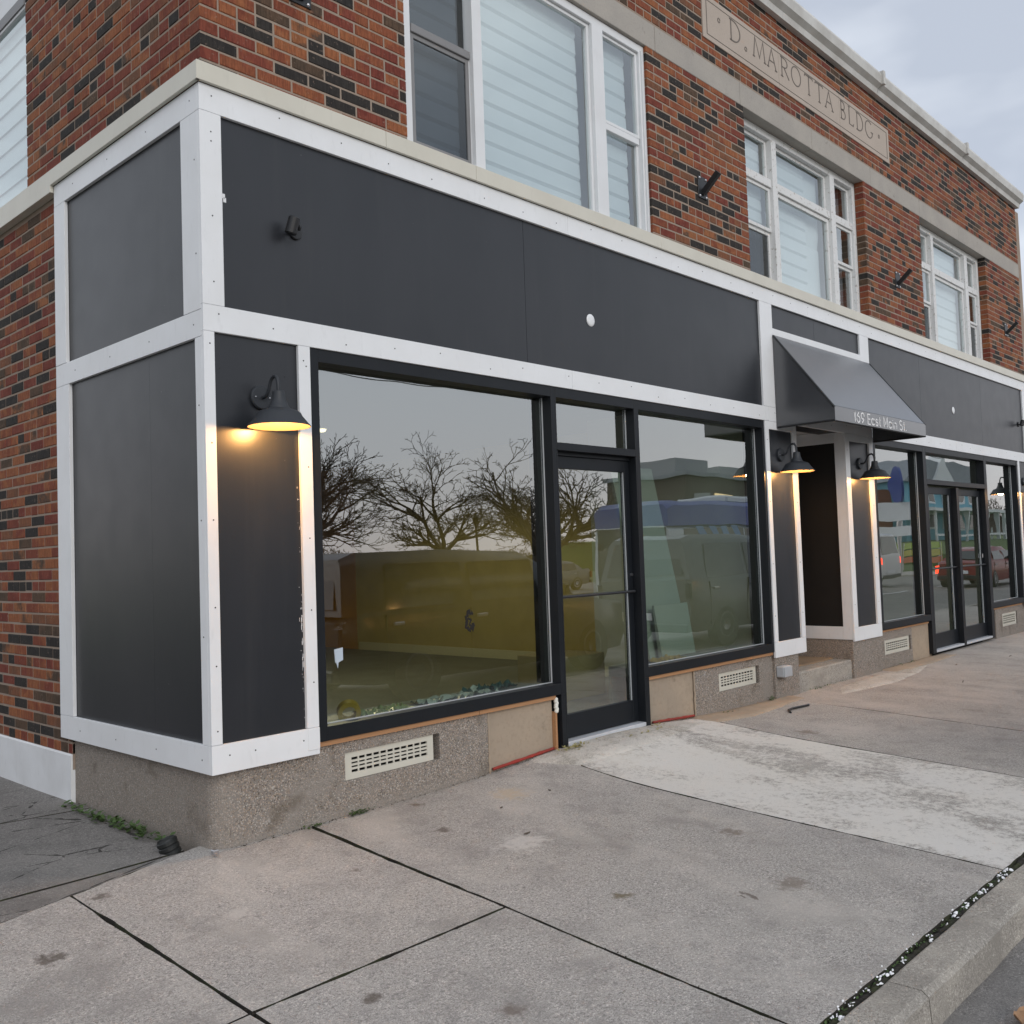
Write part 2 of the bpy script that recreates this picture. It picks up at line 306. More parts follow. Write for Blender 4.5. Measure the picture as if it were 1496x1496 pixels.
# ================================================================== mesh helpers
class MB:
    def __init__(s): s.bm = bmesh.new()
    def quad(s, *p):
        return s.bm.faces.new([s.bm.verts.new(q) for q in p])
    def box(s, x0, x1, y0, y1, z0, z1):
        if x0 > x1: x0, x1 = x1, x0
        if y0 > y1: y0, y1 = y1, y0
        if z0 > z1: z0, z1 = z1, z0
        v = [s.bm.verts.new(p) for p in ((x0, y0, z0), (x1, y0, z0), (x1, y1, z0), (x0, y1, z0), (x0, y0, z1), (x1, y0, z1), (x1, y1, z1), (x0, y1, z1))]
        for f in ((3, 2, 1, 0), (4, 5, 6, 7), (0, 1, 5, 4), (1, 2, 6, 5), (2, 3, 7, 6), (3, 0, 4, 7)): s.bm.faces.new([v[i] for i in f])
        return s
    def prism(s, pts, ax, a, b):
        """extrude polygon pts (2-D, in the plane normal to axis ax) from a to b"""
        def P(p, t):
            return {'x': (t, p[0], p[1]), 'y': (p[0], t, p[1]), 'z': (p[0], p[1], t)}[ax]
        A = [s.bm.verts.new(P(p, a)) for p in pts]; B_ = [s.bm.verts.new(P(p, b)) for p in pts]
        n = len(pts)
        s.bm.faces.new(A); s.bm.faces.new(B_[::-1])
        for i in range(n): s.bm.faces.new([A[i], B_[i], B_[(i + 1) % n], A[(i + 1) % n]])
        return s
    def lathe(s, prof, c, axis=(0, 0, 1), seg=28):
        q = Vector(axis).normalized().to_track_quat('Z', 'Y'); c = Vector(c)
        rings = [[s.bm.verts.new(c + q @ Vector((r * math.cos(2 * math.pi * k / seg), r * math.sin(2 * math.pi * k / seg), z))) for k in range(seg)] for r, z in prof]
        for a, b in zip(rings, rings[1:]):
            for k in range(seg):
                s.bm.faces.new([a[k], a[(k + 1) % seg], b[(k + 1) % seg], b[k]])
        return s
    def cyl(s, c, r, h, axis=(0, 0, 1), seg=24):
        return s.lathe([(1e-4, 0), (r, 0), (r, h), (1e-4, h)], c, axis, seg)
    def tube(s, pts, r, seg=10, cap=True):
        pts = [Vector(p) for p in pts]; rs = r if isinstance(r, (list, tuple)) else [r] * len(pts)
        rings = []; up = Vector((0, 0, 1))
        d0 = (pts[1] - pts[0]).normalized(); u = d0.orthogonal().normalized()
        for i, p in enumerate(pts):
            d = (pts[min(i + 1, len(pts) - 1)] - pts[max(i - 1, 0)]).normalized()
            u = (u - d * u.dot(d)).normalized(); v = d.cross(u)
            rings.append([s.bm.verts.new(p + (u * math.cos(2 * math.pi * k / seg) + v * math.sin(2 * math.pi * k / seg)) * rs[i]) for k in range(seg)])
        for a, b in zip(rings, rings[1:]):
            for k in range(seg): s.bm.faces.new([a[k], a[(k + 1) % seg], b[(k + 1) % seg], b[k]])
        if cap: s.bm.faces.new(rings[0][::-1]); s.bm.faces.new(rings[-1])
        return s
    def build(s, name, m, parent=None, bevel=0, smooth=False):
        bmesh.ops.recalc_face_normals(s.bm, faces=s.bm.faces)
        if bevel:
            bmesh.ops.bevel(s.bm, geom=list(s.bm.edges), offset=bevel, segments=1, affect='EDGES', clamp_overlap=True)
        me = bpy.data.meshes.new(name); s.bm.to_mesh(me); s.bm.free()
        if smooth: me.shade_smooth()
        me.materials.append(m)
        o = bpy.data.objects.new(name, me); COL.objects.link(o)
        if parent: adopt(o, parent)
        return o
def wloc(o):
    p = Vector(o.location)
    while o.parent: p = Vector(o.matrix_parent_inverse.translation) + p; o = o.parent; p += Vector(o.location)
    return p
def adopt(o, parent):
    """parent without moving: the roots carry no rotation while parts are attached"""
    o.parent = parent; o.matrix_parent_inverse = Matrix.Translation(-wloc(parent))
def thing(name, label, cat, loc=(0, 0, 0), group=None, kind=None):
    o = bpy.data.objects.new(name, None); COL.objects.link(o); o.location = loc; o.empty_display_size = .1
    return tag(o, label, cat, group, kind)
def tag(o, label=None, cat=None, group=None, kind=None):
    if label: o['label'] = label
    if cat: o['category'] = cat
    if group: o['group'] = group
    if kind: o['kind'] = kind
    return o
def copy_tree(o, parent=None):
    c = o.copy(); COL.objects.link(c)
    if parent: c.parent = parent
    for ch in [x for x in bpy.data.objects if x.parent == o]: copy_tree(ch, c)
    return c
def bx(name, m, parent, x0, x1, y0, y1, z0, z1, bevel=0):
    return MB().box(x0, x1, y0, y1, z0, z1).build(name, m, parent, bevel)
def split_holes(u0, u1, z0, z1, holes):
    us = sorted({u0, u1, *[min(max(h[i], u0), u1) for h in holes for i in (0, 1)]}); zs = sorted({z0, z1, *[min(max(h[i], z0), z1) for h in holes for i in (2, 3)]})
    out = []
    for a, b in zip(us, us[1:]):
        run = None
        for c, d in zip(zs, zs[1:]):
            mu, mz = (a + b) / 2, (c + d) / 2
            if any(h[0] < mu < h[1] and h[2] < mz < h[3] for h in holes):
                if run: out.append(run); run = None
            else: run = (a, b, run[2] if run else c, d)
        if run: out.append(run)
    return out
def gz(x, y):
    """height of the pavement: falls to the kerb, ramps up at the shop door"""
    z = -0.028 * min(max(0, -y), 3.3)
    z += .080 * math.exp(-((x - 3.3) / 1.25) ** 2) * math.exp(-(min(y, 0) / .55) ** 2)
    return z
# ================================================================== ground, pavement, road
gs = MB(); gs.quad((-300, -300, -.32), (300, -300, -.32), (300, 300, -.32), (-300, 300, -.32))
tag(gs.build('ground', M['grassm']), 'wide ground under street and park', kind='structure')
tag(bx('road', M['road'], None, -60, 160, -13.2, -3.19, -.30, -.222), 'grey worn asphalt road beside the kerb', kind='structure')
side = tag(bpy.data.objects.new('sidewalk', None), 'concrete pavement of large slabs in front of the shops', kind='structure'); COL.objects.link(side)
bx('soil_bed', M['soil'], side, -8, 30, -3.10, .3, -.31, -.118)
def slab(c, material, name='paving_slab', gap=.009, nx=26, ny=26, lift=0.0, amp=.0055, parent=None, label=None):
    """c: four corners (x, y) anticlockwise; surface follows gz"""
    c = [Vector((p[0], p[1])) for p in c]; b = bmesh.new(); g = []
    cx = sum((p for p in c), Vector((0, 0))) / 4
    for j in range(ny + 1):
        row = []
        for i in range(nx + 1):
            u, v = i / nx, j / ny
            p = (c[0] * (1 - u) + c[1] * u) * (1 - v) + (c[3] * (1 - u) + c[2] * u) * v
            e = i in (0, nx) or j in (0, ny)
            d = cx - p
            if e:
                jit = noise.noise(Vector((p.x * 9, p.y * 9, 3))) * amp * 1.6 + noise.noise(Vector((p.x * 40, p.y * 40, 8))) * amp
                q = p + d.normalized() * (gap + jit)
            else: q = p
            z = gz(p.x, p.y) + lift + noise.noise(Vector((p.x * .9, p.y * .9, 0))) * .006
            row.append(b.verts.new((q.x, q.y, z)))
        g.append(row)
    for j in range(ny):
        for i in range(nx): b.faces.new((g[j][i], g[j][i + 1], g[j + 1][i + 1], g[j + 1][i]))
    rim = [g[0][i] for i in range(nx + 1)] + [g[j][nx] for j in range(1, ny + 1)] + [g[ny][i] for i in range(nx - 1, -1, -1)] + [g[j][0] for j in range(ny - 1, 0, -1)]
    low = [b.verts.new((v.co.x, v.co.y, v.co.z - .10)) for v in rim]
    for k in range(len(rim)): b.faces.new((rim[k], low[k], low[(k + 1) % len(rim)], rim[(k + 1) % len(rim)]))
    bmesh.ops.recalc_face_normals(b, faces=b.faces)
    me = bpy.data.meshes.new(name); b.to_mesh(me); b.free(); me.materials.append(material); me.materials.append(M['jdirt'])
    for p in me.polygons:
        if abs(p.normal.z) < .6: p.material_index = 1
    me.shade_smooth(); me.set_sharp_from_angle(angle=R(40))
    o = bpy.data.objects.new(name, me); COL.objects.link(o); adopt(o, parent or side)
    if label: o['label'] = label
    return o
KY = -3.008
def jx(a, b, y):  # x of a joint running from a to b at given y
    return a[0] + (b[0] - a[0]) * (y - a[1]) / (b[1] - a[1])
J2 = ((-.70, .02), (-.739, -1.568)); J1 = ((.615, -.03), (.394, -2.821)); J4 = ((2.56, -.05), (2.354, -2.986)); J5 = ((4.49, -.2), (4.251, -2.578)); J6 = ((6.03, .05), (5.797, -2.159))
yb = .10
X = lambda J, y: jx(J[0], J[1], y)
slab([(X(J2, -1.56), -1.56), (X(J1, -1.56), -1.56), (.63, .42), (-.70, .02)], M['conc_b'])
slab([(X(J2, KY), KY), (X(J1, KY), KY), (X(J1, -1.56), -1.56), (X(J2, -1.56), -1.56)], M['conc_a'])
slab([(X(J1, KY), KY), (X(J4, KY), KY), (X(J4, yb), yb), (X(J1, yb), yb)], M['conc_a'], nx=34, ny=40)
slab([(X(J4, KY), KY), (X(J5, KY), KY), (X(J5, yb), yb), (X(J4, yb), yb)], M['conc_c'], gap=.009, nx=34, ny=40, label='concrete slab whitened by spilt cement')
slab([(X(J5, KY), KY), (X(J6, KY), KY), (X(J6, yb), yb), (X(J5, yb), yb)], M['conc_a'])
prev = J6
for k in range(5):
    nx_ = ((9.0 + 3.1 * k, .05), (8.8 + 3.1 * k, -2.5))
    slab([(X(prev, KY), KY), (X(nx_, KY), KY), (X(nx_, yb), yb), (X(prev, yb), yb)], M['conc_d'], gap=.003, nx=12, ny=12); prev = nx_
slab([(-3.6, -1.70), (X(J2, -1.56), -1.56), (-.70, .02), (-3.4, -.80)], M['conc_b'])
slab([(-3.7, KY), (X(J2, KY), KY), (X(J2, -1.56), -1.56), (-3.6, -1.70)], M['conc_a'])
slab([(-7.6, KY), (-3.7, KY), (-3.4, -.80), (-7.4, -1.2)], M['conc_a'])
# thin cement fillets and spills near the shop fronts
def blob(name, material, parent, pts, h=.006, label=None, seed=0, lift=0.0):
    """flat irregular patch laid on the pavement, feathered edge"""
    b = bmesh.new(); n = len(pts); cx = sum(p[0] for p in pts) / n; cy = sum(p[1] for p in pts) / n
    fine = []
    for i in range(n):
        a, c = Vector(pts[i]), Vector(pts[(i + 1) % n])
        for t in range(6):
            p = a.lerp(c, t / 6); j = noise.noise(Vector((p.x * 14, p.y * 14, seed))) * .03
            fine.append(p + (p - Vector((cx, cy))).normalized() * j)
    N = len(fine); base = .0085
    o_ = [b.verts.new((p.x, p.y, gz(p.x, p.y) - .004 + lift)) for p in fine]
    i_ = [b.verts.new((cx + (p.x - cx) * .9, cy + (p.y - cy) * .9, gz(p.x, p.y) + base + h * .5 + lift)) for p in fine]
    k_ = [b.verts.new((cx + (p.x - cx) * .5, cy + (p.y - cy) * .5, gz(cx + (p.x - cx) * .5, cy + (p.y - cy) * .5) + base + h + lift)) for p in fine]
    ce = b.verts.new((cx, cy, gz(cx, cy) + base + h + lift))
    for k in range(N):
        l = (k + 1) % N
        b.faces.new((o_[k], o_[l], i_[l], i_[k])); b.faces.new((i_[k], i_[l], k_[l], k_[k])); b.faces.new((k_[k], k_[l], ce))
    bmesh.ops.recalc_face_normals(b, faces=b.faces)
    me = bpy.data.meshes.new(name); b.to_mesh(me); b.free(); me.materials.append(material); me.shade_smooth()
    o = bpy.data.objects.new(name, me); COL.objects.link(o); adopt(o, parent)
    if label: o['label'] = label
    return o
blob('cement_skirt', M['cement'], side, [(2.35, -.02), (2.5, -.30), (3.1, -.34), (3.9, -.27), (4.35, -.16), (4.3, .07), (2.4, .07)], .010, 'rough pale cement ramp laid along the shop threshold')
blob('white_spill', M['cement'], side, [(6.6, -.30), (7.6, -.42), (8.6, -.33), (9.2, -.20), (8.2, -.08), (7.0, -.10)], .002, 'splash of white cement on the pavement by the entry step')
blob('mortar_strip', M['patch'], side, [(4.45, -.20), (5.0, -.24), (6.2, -.13), (6.25, .07), (4.45, .07)], .004)
blob('mortar_strip', M['patch'], side, [(8.4, -.16), (9.6, -.18), (10.4, -.14), (10.4, .07), (8.4, .07)], .004)
# kerb stones
kerb = tag(bpy.data.objects.new('kerb', None), 'concrete kerb between pavement and road', kind='structure'); COL.objects.link(kerb)
kx = [-8, -5.2, -2.2, .9, 2.37, 4.2, 7.2, 10.2, 13.2, 16.2, 19.2, 22.2]
for a, c in zip(kx, kx[1:]):
    n = 24; b = bmesh.new(); prof = [(-3.034, -.20), (-3.033, -.096), (-3.044, -.087), (-3.165, -.090), (-3.188, -.108), (-3.20, -.30)]
    rows = []
    for i in range(n + 1):
        x = a + .004 + (c - a - .008) * i / n
        rows.append([b.verts.new((x, y + noise.noise(Vector((x * 3, y * 30, 1))) * .008, z + noise.noise(Vector((x * 2.5, y * 20, 5))) * .006)) for y, z in prof])
    for r1, r2 in zip(rows, rows[1:]):
        for k in range(len(prof) - 1): b.faces.new((r1[k], r2[k], r2[k + 1], r1[k + 1]))
    b.faces.new(rows[0]); b.faces.new(rows[-1][::-1]); bmesh.ops.recalc_face_normals(b, faces=b.faces)
    me = bpy.data.meshes.new('kerb_stone'); b.to_mesh(me); b.free(); me.materials.append(M['kerb']); me.shade_smooth(); me.set_sharp_from_angle(angle=R(35))
    o = bpy.data.objects.new('kerb_stone', me); COL.objects.link(o); adopt(o, kerb)
# asphalt lane beside the building, in three uneven lifts with tarred seams
lane = tag(bpy.data.objects.new('path', None), 'dark patched asphalt lane beside the side wall', kind='structure'); COL.objects.link(lane)
bx('soil_bed', M['soil'], lane, -12, .06, -.6, 14, -.31, -.10)
def lane_slab(c, lift): return slab(c, M['asphalt'], 'asphalt_patch', gap=.004, nx=30, ny=24, lift=lift, amp=.008, parent=lane)
lane_slab([(-3.4, -.78), (-.66, .045), (-.04, .225), (-3.3, .18)], -.006)
lane_slab([(-3.3, .185), (-.03, .240), (.04, 1.0), (-3.2, 1.05)], -.003)
lane_slab([(-3.2, 1.06), (.03, 1.0), (.03, 1.55), (-3.1, 2.1)], -.006)
lane_slab([(-3.1, 2.1), (.03, 1.55), (.03, 3.4), (-3.0, 3.9)], -.003)
lane_slab([(-3.0, 3.9), (.03, 3.4), (.03, 9), (-3.0, 9)], -.006)
lane_slab([(-11, -.6), (-3.45, -.7), (-3.0, 9), (-11, 9)], -.012)

# ================================================================== the brick building
bld = thing('brick_building', 'two-storey patchwork-red brick building with a new charcoal and white shopfront', 'building', (0, 0, 0))
PF = .03                     # plane of the brick faces (front y, side x)
XE = 14.75; ZR = 6.93; YE = 9.0; Z0 = .300; CH = .0741
front_holes = [(1.463, 4.17, 4.05, 5.76), (5.80, 8.58, 4.05, 5.76), (10.36, 13.02, 4.05, 5.76)]
side_holes = [(2.435, 4.6, 4.0, 6.0)]
deco = [(-1, 20, 5.76, 5.985), (5.10, 9.42, 6.195, 6.625)]
core = MB(); MD = .0035
grow_ = lambda hs: [(h[0] - .004, h[1] + .004, h[2], h[3]) for h in hs]
for a, c, z0, z1 in split_holes(PF + MD, XE, 3.9, ZR, grow_(front_holes)): core.box(a, c, PF + MD, .34, z0, z1)
for a, c, z0, z1 in split_holes(.3401, YE, 3.9, ZR, grow_(side_holes)): core.box(PF + MD, .34, a, c, z0, z1)
core.box(PF + MD, .34, 1.80, YE, .2, 3.8999)
core.build('mortar_wall', M['mortar'], bld)
bx('gable_wall', M['mortar'], bld, XE, XE + .28, .06, YE, -.2, ZR)
bx('rear_wall', M['mortar'], bld, .05, XE, YE, YE + .25, -.2, ZR)
bx('roof_deck', M['flash'], bld, .0, XE, .35, YE, ZR - .05, ZR)
bx('upper_floor', M['ceiling'], bld, .10, XE, .40, YE, 3.0, 3.2)
# --- individual bricks
bricks = []      # (axis, u0, u1, z0, depth, tone, proud)
def rowset(axis, uend, holes, zlo, zhi, ustart_fn):
    i0 = int((zlo - Z0) / CH); i = max(i0, 0)
    while Z0 + i * CH + .03 < zhi:
        row = []
        z0 = Z0 + i * CH; zc = z0 + CH / 2
        if zc < zlo: i += 1; continue
        hd = (i % 7 == 0); par = (i - i // 7) % 2
        if axis == 'f': u = PF if (hd or par == 0) else PF + .115
        else: u = PF + .115 if (hd or par == 0) else PF
        first = True
        while u < uend:
            L = .104 if hd else .219
            if hd and axis == 'f' and first: L = .105
            a, c = u, min(u + L, uend); cuts = [(a, c)]
            for h in holes:
                if h[2] < zc < h[3]:
                    nc = []
                    for p, q in cuts:
                        if q <= h[0] or p >= h[1]: nc.append((p, q)); continue
                        if p < h[0]: nc.append((p, h[0]))
                        if q > h[1]: nc.append((h[1], q))
                    cuts = nc
            for p, q in cuts:
                us = ustart_fn(zc)
                if q <= us + .004: continue
                row.append([max(p, us), q])
            u += L + .011; first = False
        # slivers left beside an opening join the neighbouring brick
        k = 0
        while k < len(row):
            if row[k][1] - row[k][0] < .045 and len(row) > 1:
                if k + 1 < len(row) and row[k + 1][0] - row[k][1] < .02: row[k + 1][0] = row[k][0]; row.pop(k); continue
                if k and row[k][0] - row[k - 1][1] < .02: row[k - 1][1] = row[k][1]; row.pop(k); continue
            k += 1
        for h in holes:
            if h[2] < zc < h[3]:
                for pc in row:
                    if 0 <= pc[0] - h[1] < .04: pc[0] = h[1]
                    if 0 <= h[0] - pc[1] < .04: pc[1] = h[0]
        bricks.extend((axis, p, q, z0) for p, q in row)
        i += 1
rowset('f', XE, front_holes + deco, 3.98, ZR, lambda z: -1)
rowset('s', 6.5, side_holes, 3.98, 6.9, lambda z: -1)
rowset('s', 6.5, [(-1, 1.80, 0, 3.97)], .28, 3.93, lambda z: 1.80)
def bbox_brick(b):
    ax, u0, u1, z0 = b
    return ((u0 + u1) / 2, PF + .05, z0 + .032) if ax == 'f' else (PF + .05, (u0 + u1) / 2, z0 + .032)
def shown(b):
    p = Vector(bbox_brick(b)); d = p - CAMPOS; zz = d.dot(FW)
    if zz <= .1: return -1
    u = d.dot(RT) / zz; v = d.dot(UP) / zz
    if abs(u) > .55 or abs(v) > .55: return -1
    n = Vector((0, -1, 0)) if b[0] == 'f' else Vector((-1, 0, 0))
    return (b[2] - b[1]) * abs(d.normalized().dot(n)) / zz ** 2
bricks.sort(key=shown, reverse=True)
single, many = bricks[:300], bricks[300:]
def brick_verts(bm_, x0, x1, y0, y1, z0, z1, ax, c=.004):
    """five visible faces with a worn arris round the face"""
    if ax == 'f': F = lambda u, d, z: (u, y0 + d, z); ua, ub = x0, x1; dd = y1 - y0
    else: F = lambda u, d, z: (x0 + d, u, z); ua, ub = y0, y1; dd = x1 - x0
    a = [bm_.verts.new(F(u, 0, z)) for u, z in ((ua + c, z0 + c), (ub - c, z0 + c), (ub - c, z1 - c), (ua + c, z1 - c))]
    b = [bm_.verts.new(F(u, c, z)) for u, z in ((ua, z0), (ub, z0), (ub, z1), (ua, z1))]
    e = [bm_.verts.new(F(u, dd, z)) for u, z in ((ua, z0), (ub, z0), (ub, z1), (ua, z1))]
    fs = [bm_.faces.new(a)]
    for k in range(4):
        l = (k + 1) % 4
        fs.append(bm_.faces.new((a[k], b[k], b[l], a[l]))); fs.append(bm_.faces.new((b[k], e[k], e[l], b[l])))
    return fs
cache = {}
for ax, u0, u1, z0 in single:
    L = round(u1 - u0, 3); key = (ax, L)
    if key not in cache:
        b = bmesh.new()
        if ax == 'f': brick_verts(b, 0, L, 0, .105, 0, .0625, 'f')
        else: brick_verts(b, 0, .105, 0, L, 0, .0625, 's')
        bmesh.ops.recalc_face_normals(b, faces=b.faces)
        me = bpy.data.meshes.new('brick'); b.to_mesh(me); b.free(); me.materials.append(M['brick']); cache[key] = me
    o = bpy.data.objects.new('brick', cache[key]); COL.objects.link(o)
    pr = random.uniform(-.0018, .0012)
    o.location = (u0, PF + pr, z0 + random.uniform(-.0012, .0012)) if ax == 'f' else (PF + pr, u0, z0 + random.uniform(-.0012, .0012))
    o.parent = bld
b = bmesh.new(); tone = b.faces.layers.float.new('tone')
for ax, u0, u1, z0 in many:
    pr = random.uniform(-.002, .002); z = z0 + random.uniform(-.0012, .0012); t = random.random()
    if ax == 'f': fs = brick_verts(b, u0, u1, PF + pr, PF + .105, z, z + .0625, 'f')
    else: fs = brick_verts(b, PF + pr, PF + .105, u0, u1, z, z + .0625, 's')
    for f in fs: f[tone] = t
bmesh.ops.recalc_face_normals(b, faces=b.faces)
me = bpy.data.meshes.new('brickwork'); b.to_mesh(me); b.free(); me.materials.append(M['brick_many'])
o = bpy.data.objects.new('brickwork', me); COL.objects.link(o); o.parent = bld; o['kind'] = 'stuff'
# --- stone band
lj = [PF - .004, 1.46, 2.9, 4.31, 5.74, 7.26, 8.80, 10.37, 11.87, 13.37, XE]
for a, c in zip(lj, lj[1:]): bx('lintel_stone', M['lintel'], bld, a + .003, c - .003, PF - .004, PF + .30, 5.758, 5.985, .004)
# --- carved name plaque, three stones with a raised outer margin
plj = [5.10, 6.56, 8.0, 9.42]
for a, c in zip(plj, plj[1:]):
    p = bx('plaque_stone', M['plaque'], bld, a + .002, c - .002, .020, .20, 6.195, 6.625, .003)
for a, c, z0, z1 in ((5.165, 9.355, 6.243, 6.249), (5.165, 9.355, 6.571, 6.577), (5.165, 5.175, 6.249, 6.571), (9.345, 9.355, 6.249, 6.571)):
    bx('incised_border', M['carved'], bld, a, c, .0175, .030, z0, z1)
# stroke letters -------------------------------------------------------------
def arc(cx, cy, rx, ry, a0, a1, n=14): return [(cx + rx * math.cos(R(a0 + (a1 - a0) * k / n)), cy + ry * math.sin(R(a0 + (a1 - a0) * k / n))) for k in range(n + 1)]
ROMAN = {  # unit height; (width, strokes)
 'D': (.62, [[(.08, 0), (.08, 1)], [(0, 0), (.2, 0)] + arc(.2, .5, .40, .5, -90, 90) + [(0, 1)]]),
 'M': (.82, [[(.02, 0), (.14, 1), (.42, .08), (.68, 1), (.80, 0)], [(-.05, 0), (.1, 0)], [(.72, 0), (.88, 0)]]),
 'A': (.66, [[(.02, 0), (.33, 1), (.64, 0)], [(.14, .36), (.52, .36)], [(-.05, 0), (.1, 0)], [(.55, 0), (.72, 0)]]),
 'R': (.56, [[(.08, 0), (.08, 1)], [(0, 1), (.22, 1)] + arc(.22, .75, .26, .25, 90, -90) + [(.08, .5)], [(.24, .5), (.58, 0)], [(0, 0), (.16, 0)]]),
 'O': (.78, [arc(.39, .5, .37, .5, 0, 360, 26)]),
 'T': (.60, [[(.30, 0), (.30, 1)], [(0, .90), (.02, 1), (.58, 1), (.60, .90)], [(.22, 0), (.38, 0)]]),
 'B': (.50, [[(.08, 0), (.08, 1)], [(0, 1), (.2, 1)] + arc(.2, .76, .20, .24, 90, -90) + [(.08, .52)], [(.08, .52), (.22, .52)] + arc(.22, .26, .24, .26, 90, -90) + [(0, 0)]]),
 'L': (.48, [[(.08, 1), (.08, 0), (.44, 0), (.46, .12)], [(0, 1), (.16, 1)]]),
 'G': (.66, [arc(.36, .5, .35, .5, 48, 330, 22) + [(.66, .40)], [(.54, .40), (.74, .40)]])}
def ribbon(b, pts, w, F, depth=.006):
    """flat stroke with thickness; F maps (u, v, d) to 3-D"""
    P = [Vector(p) for p in pts]
    L, Rr = [], []
    for i, p in enumerate(P):
        d = (P[min(i + 1, len(P) - 1)] - P[max(i - 1, 0)]); d = d.normalized() if d.length else Vector((1, 0)); n = Vector((-d.y, d.x)) * w / 2
        if 0 < i < len(P) - 1:
            a = (P[i] - P[i - 1]).normalized(); c = (P[i + 1] - P[i]).normalized(); k = max(.45, math.sqrt(max(0, (1 + a.dot(c)) / 2))); n = n / k
        L.append(p + n); Rr.append(p - n)
    f = [(b.verts.new(F(a.x, a.y, 0)), b.verts.new(F(c.x, c.y, 0)), b.verts.new(F(a.x, a.y, depth)), b.verts.new(F(c.x, c.y, depth))) for a, c in zip(L, Rr)]
    for p, q in zip(f, f[1:]):
        b.faces.new((p[0], q[0], q[1], p[1])); b.faces.new((p[0], p[2], q[2], q[0])); b.faces.new((p[1], q[1], q[3], p[3]))
    for e in (f[0], f[-1]): b.faces.new((e[0], e[1], e[3], e[2]))
def letter(name, strokes, w, m, parent, F, depth):
    b = bmesh.new()
    for s in strokes: ribbon(b, s, w, F, depth)
    bmesh.ops.recalc_face_normals(b, faces=b.faces)
    me = bpy.data.meshes.new(name); b.to_mesh(me); b.free(); me.materials.append(m)
    o = bpy.data.objects.new(name, me); COL.objects.link(o); adopt(o, parent); return o
H = .205; zb = 6.352
for ch, x0, ww in (('D', 5.585, .20), ('M', 6.035, .24), ('A', 6.325, .18), ('R', 6.605, .17), ('O', 6.835, .22), ('T', 7.145, .19), ('T', 7.395, .19), ('A', 7.635, .19), ('B', 8.025, .14), ('L', 8.24, .14), ('D', 8.455, .19), ('G', 8.71, .20)):
    w0, st = ROMAN[ch]; s = ww / w0
    letter('carved_letter', st, .055, M['carved'], bld, lambda u, v, d, x0=x0, s=s: (x0 + u * s, .0170 + d, zb + v * H), .006)
for x, z in ((5.39, 6.455), (5.885, 6.36), (9.115, 6.455)):
    letter('carved_dot', [arc(0, 0, .020, .020, 0, 340, 10)], .010, M['carved'], bld, lambda u, v, d, x=x, z=z: (x + u, .0170 + d, z + v), .006)
# --- cornice gutter, in lengths with clips
cg = [-.08, 3.0, 6.05, 9.0, 12.0, XE + .03]
gp = [(.05, 6.93), (-.03, 6.93), (-.045, 6.99), (-.10, 7.03), (-.115, 7.12), (-.10, 7.16), (.05, 7.16)]
for a, c in zip(cg, cg[1:]): MB().prism(gp, 'x', a + .004, c - .004).build('gutter', M['cornice'], bld)
for x in cg[1:-1]: bx('gutter_clip', M['cornice'], bld, x - .03, x + .03, -.135, .03, 7.02, 7.185, .003)
MB().prism([(.05, 7.165), (-.06, 7.165), (.0, 7.26), (.3, 7.27), (.3, 7.165)], 'x', -.06, XE + .05).build('roof_flashing', M['flash'], bld)
MB().prism([(.05, 6.93), (-.06, 6.93), (-.10, 7.03), (-.115, 7.15), (.05, 7.16)], 'y', .06, YE).build('gutter', M['cornice'], bld)

# ================================================================== upper windows
def upper_window(x0, x1, mull, cols, zb_, zt, y, old, label):
    """cols: (xa, xb, kind) kind 'sash' double hung, 'fix' single"""
    fr = M['old_paint'] if old else M['upvc']; w = thing_part = MB()
    w.box(x0, x0 + .07, y - .02, y + .07, zb_, zt); w.box(x1 - .07, x1, y - .02, y + .07, zb_, zt)
    w.box(x0 + .07, x1 - .07, y - .018, y + .068, zt - .07, zt); w.box(x0 + .07, x1 - .07, y - .018, y + .068, zb_, zb_ + .07)
    win = w.build('window', fr, bld, .003); win['label'] = label
    for a, c in mull: bx('mullion', fr, win, a, c, y - .03, y + .066, zb_ + .071, zt - .071, .003)
    return win, fr
def pane(win, a, c, z0, z1, y, m='glass_up'): return bx('pane', M[m], win, a, c, y, y + .004, z0, z1)
def rail(win, m, a, c, z0, z1, y0, y1): return bx('rail', m, win, a, c, y0, y1, z0, z1, .003)
def sashframe(win, m, a, c, z0, z1, y0, y1, w=.035):
    s = MB(); s.box(a, a + w, y0, y1, z0, z1); s.box(c - w, c, y0, y1, z0, z1); s.box(a + w, c - w, y0 + .001, y1 - .001, z1 - w, z1); s.box(a + w, c - w, y0 + .001, y1 - .001, z0, z0 + w)
    return s.build('sash', m, win, .002)
def make_blind(win, a, c, z0, z1, y, pitch=.145):
    """fabric shade hanging in soft folds"""
    b = bmesh.new(); z = z1; prev = None; k = 0
    while z > z0:
        for dz, dy in ((0, 0), (-pitch * .80, -.006), (-pitch * .97, .012)):
            zz = max(z + dz, z0)
            r = (b.verts.new((a, y + dy, zz)), b.verts.new((c, y + dy + .002 * math.sin(k), zz)))
            if prev: b.faces.new((prev[0], prev[1], r[1], r[0]))
            prev = r
        z -= pitch; k += 1
    me = bpy.data.meshes.new('blind'); b.to_mesh(me); b.free(); me.materials.append(M['blind'])
    s = me; o = bpy.data.objects.new('blind', me); COL.objects.link(o); adopt(o, win); return o
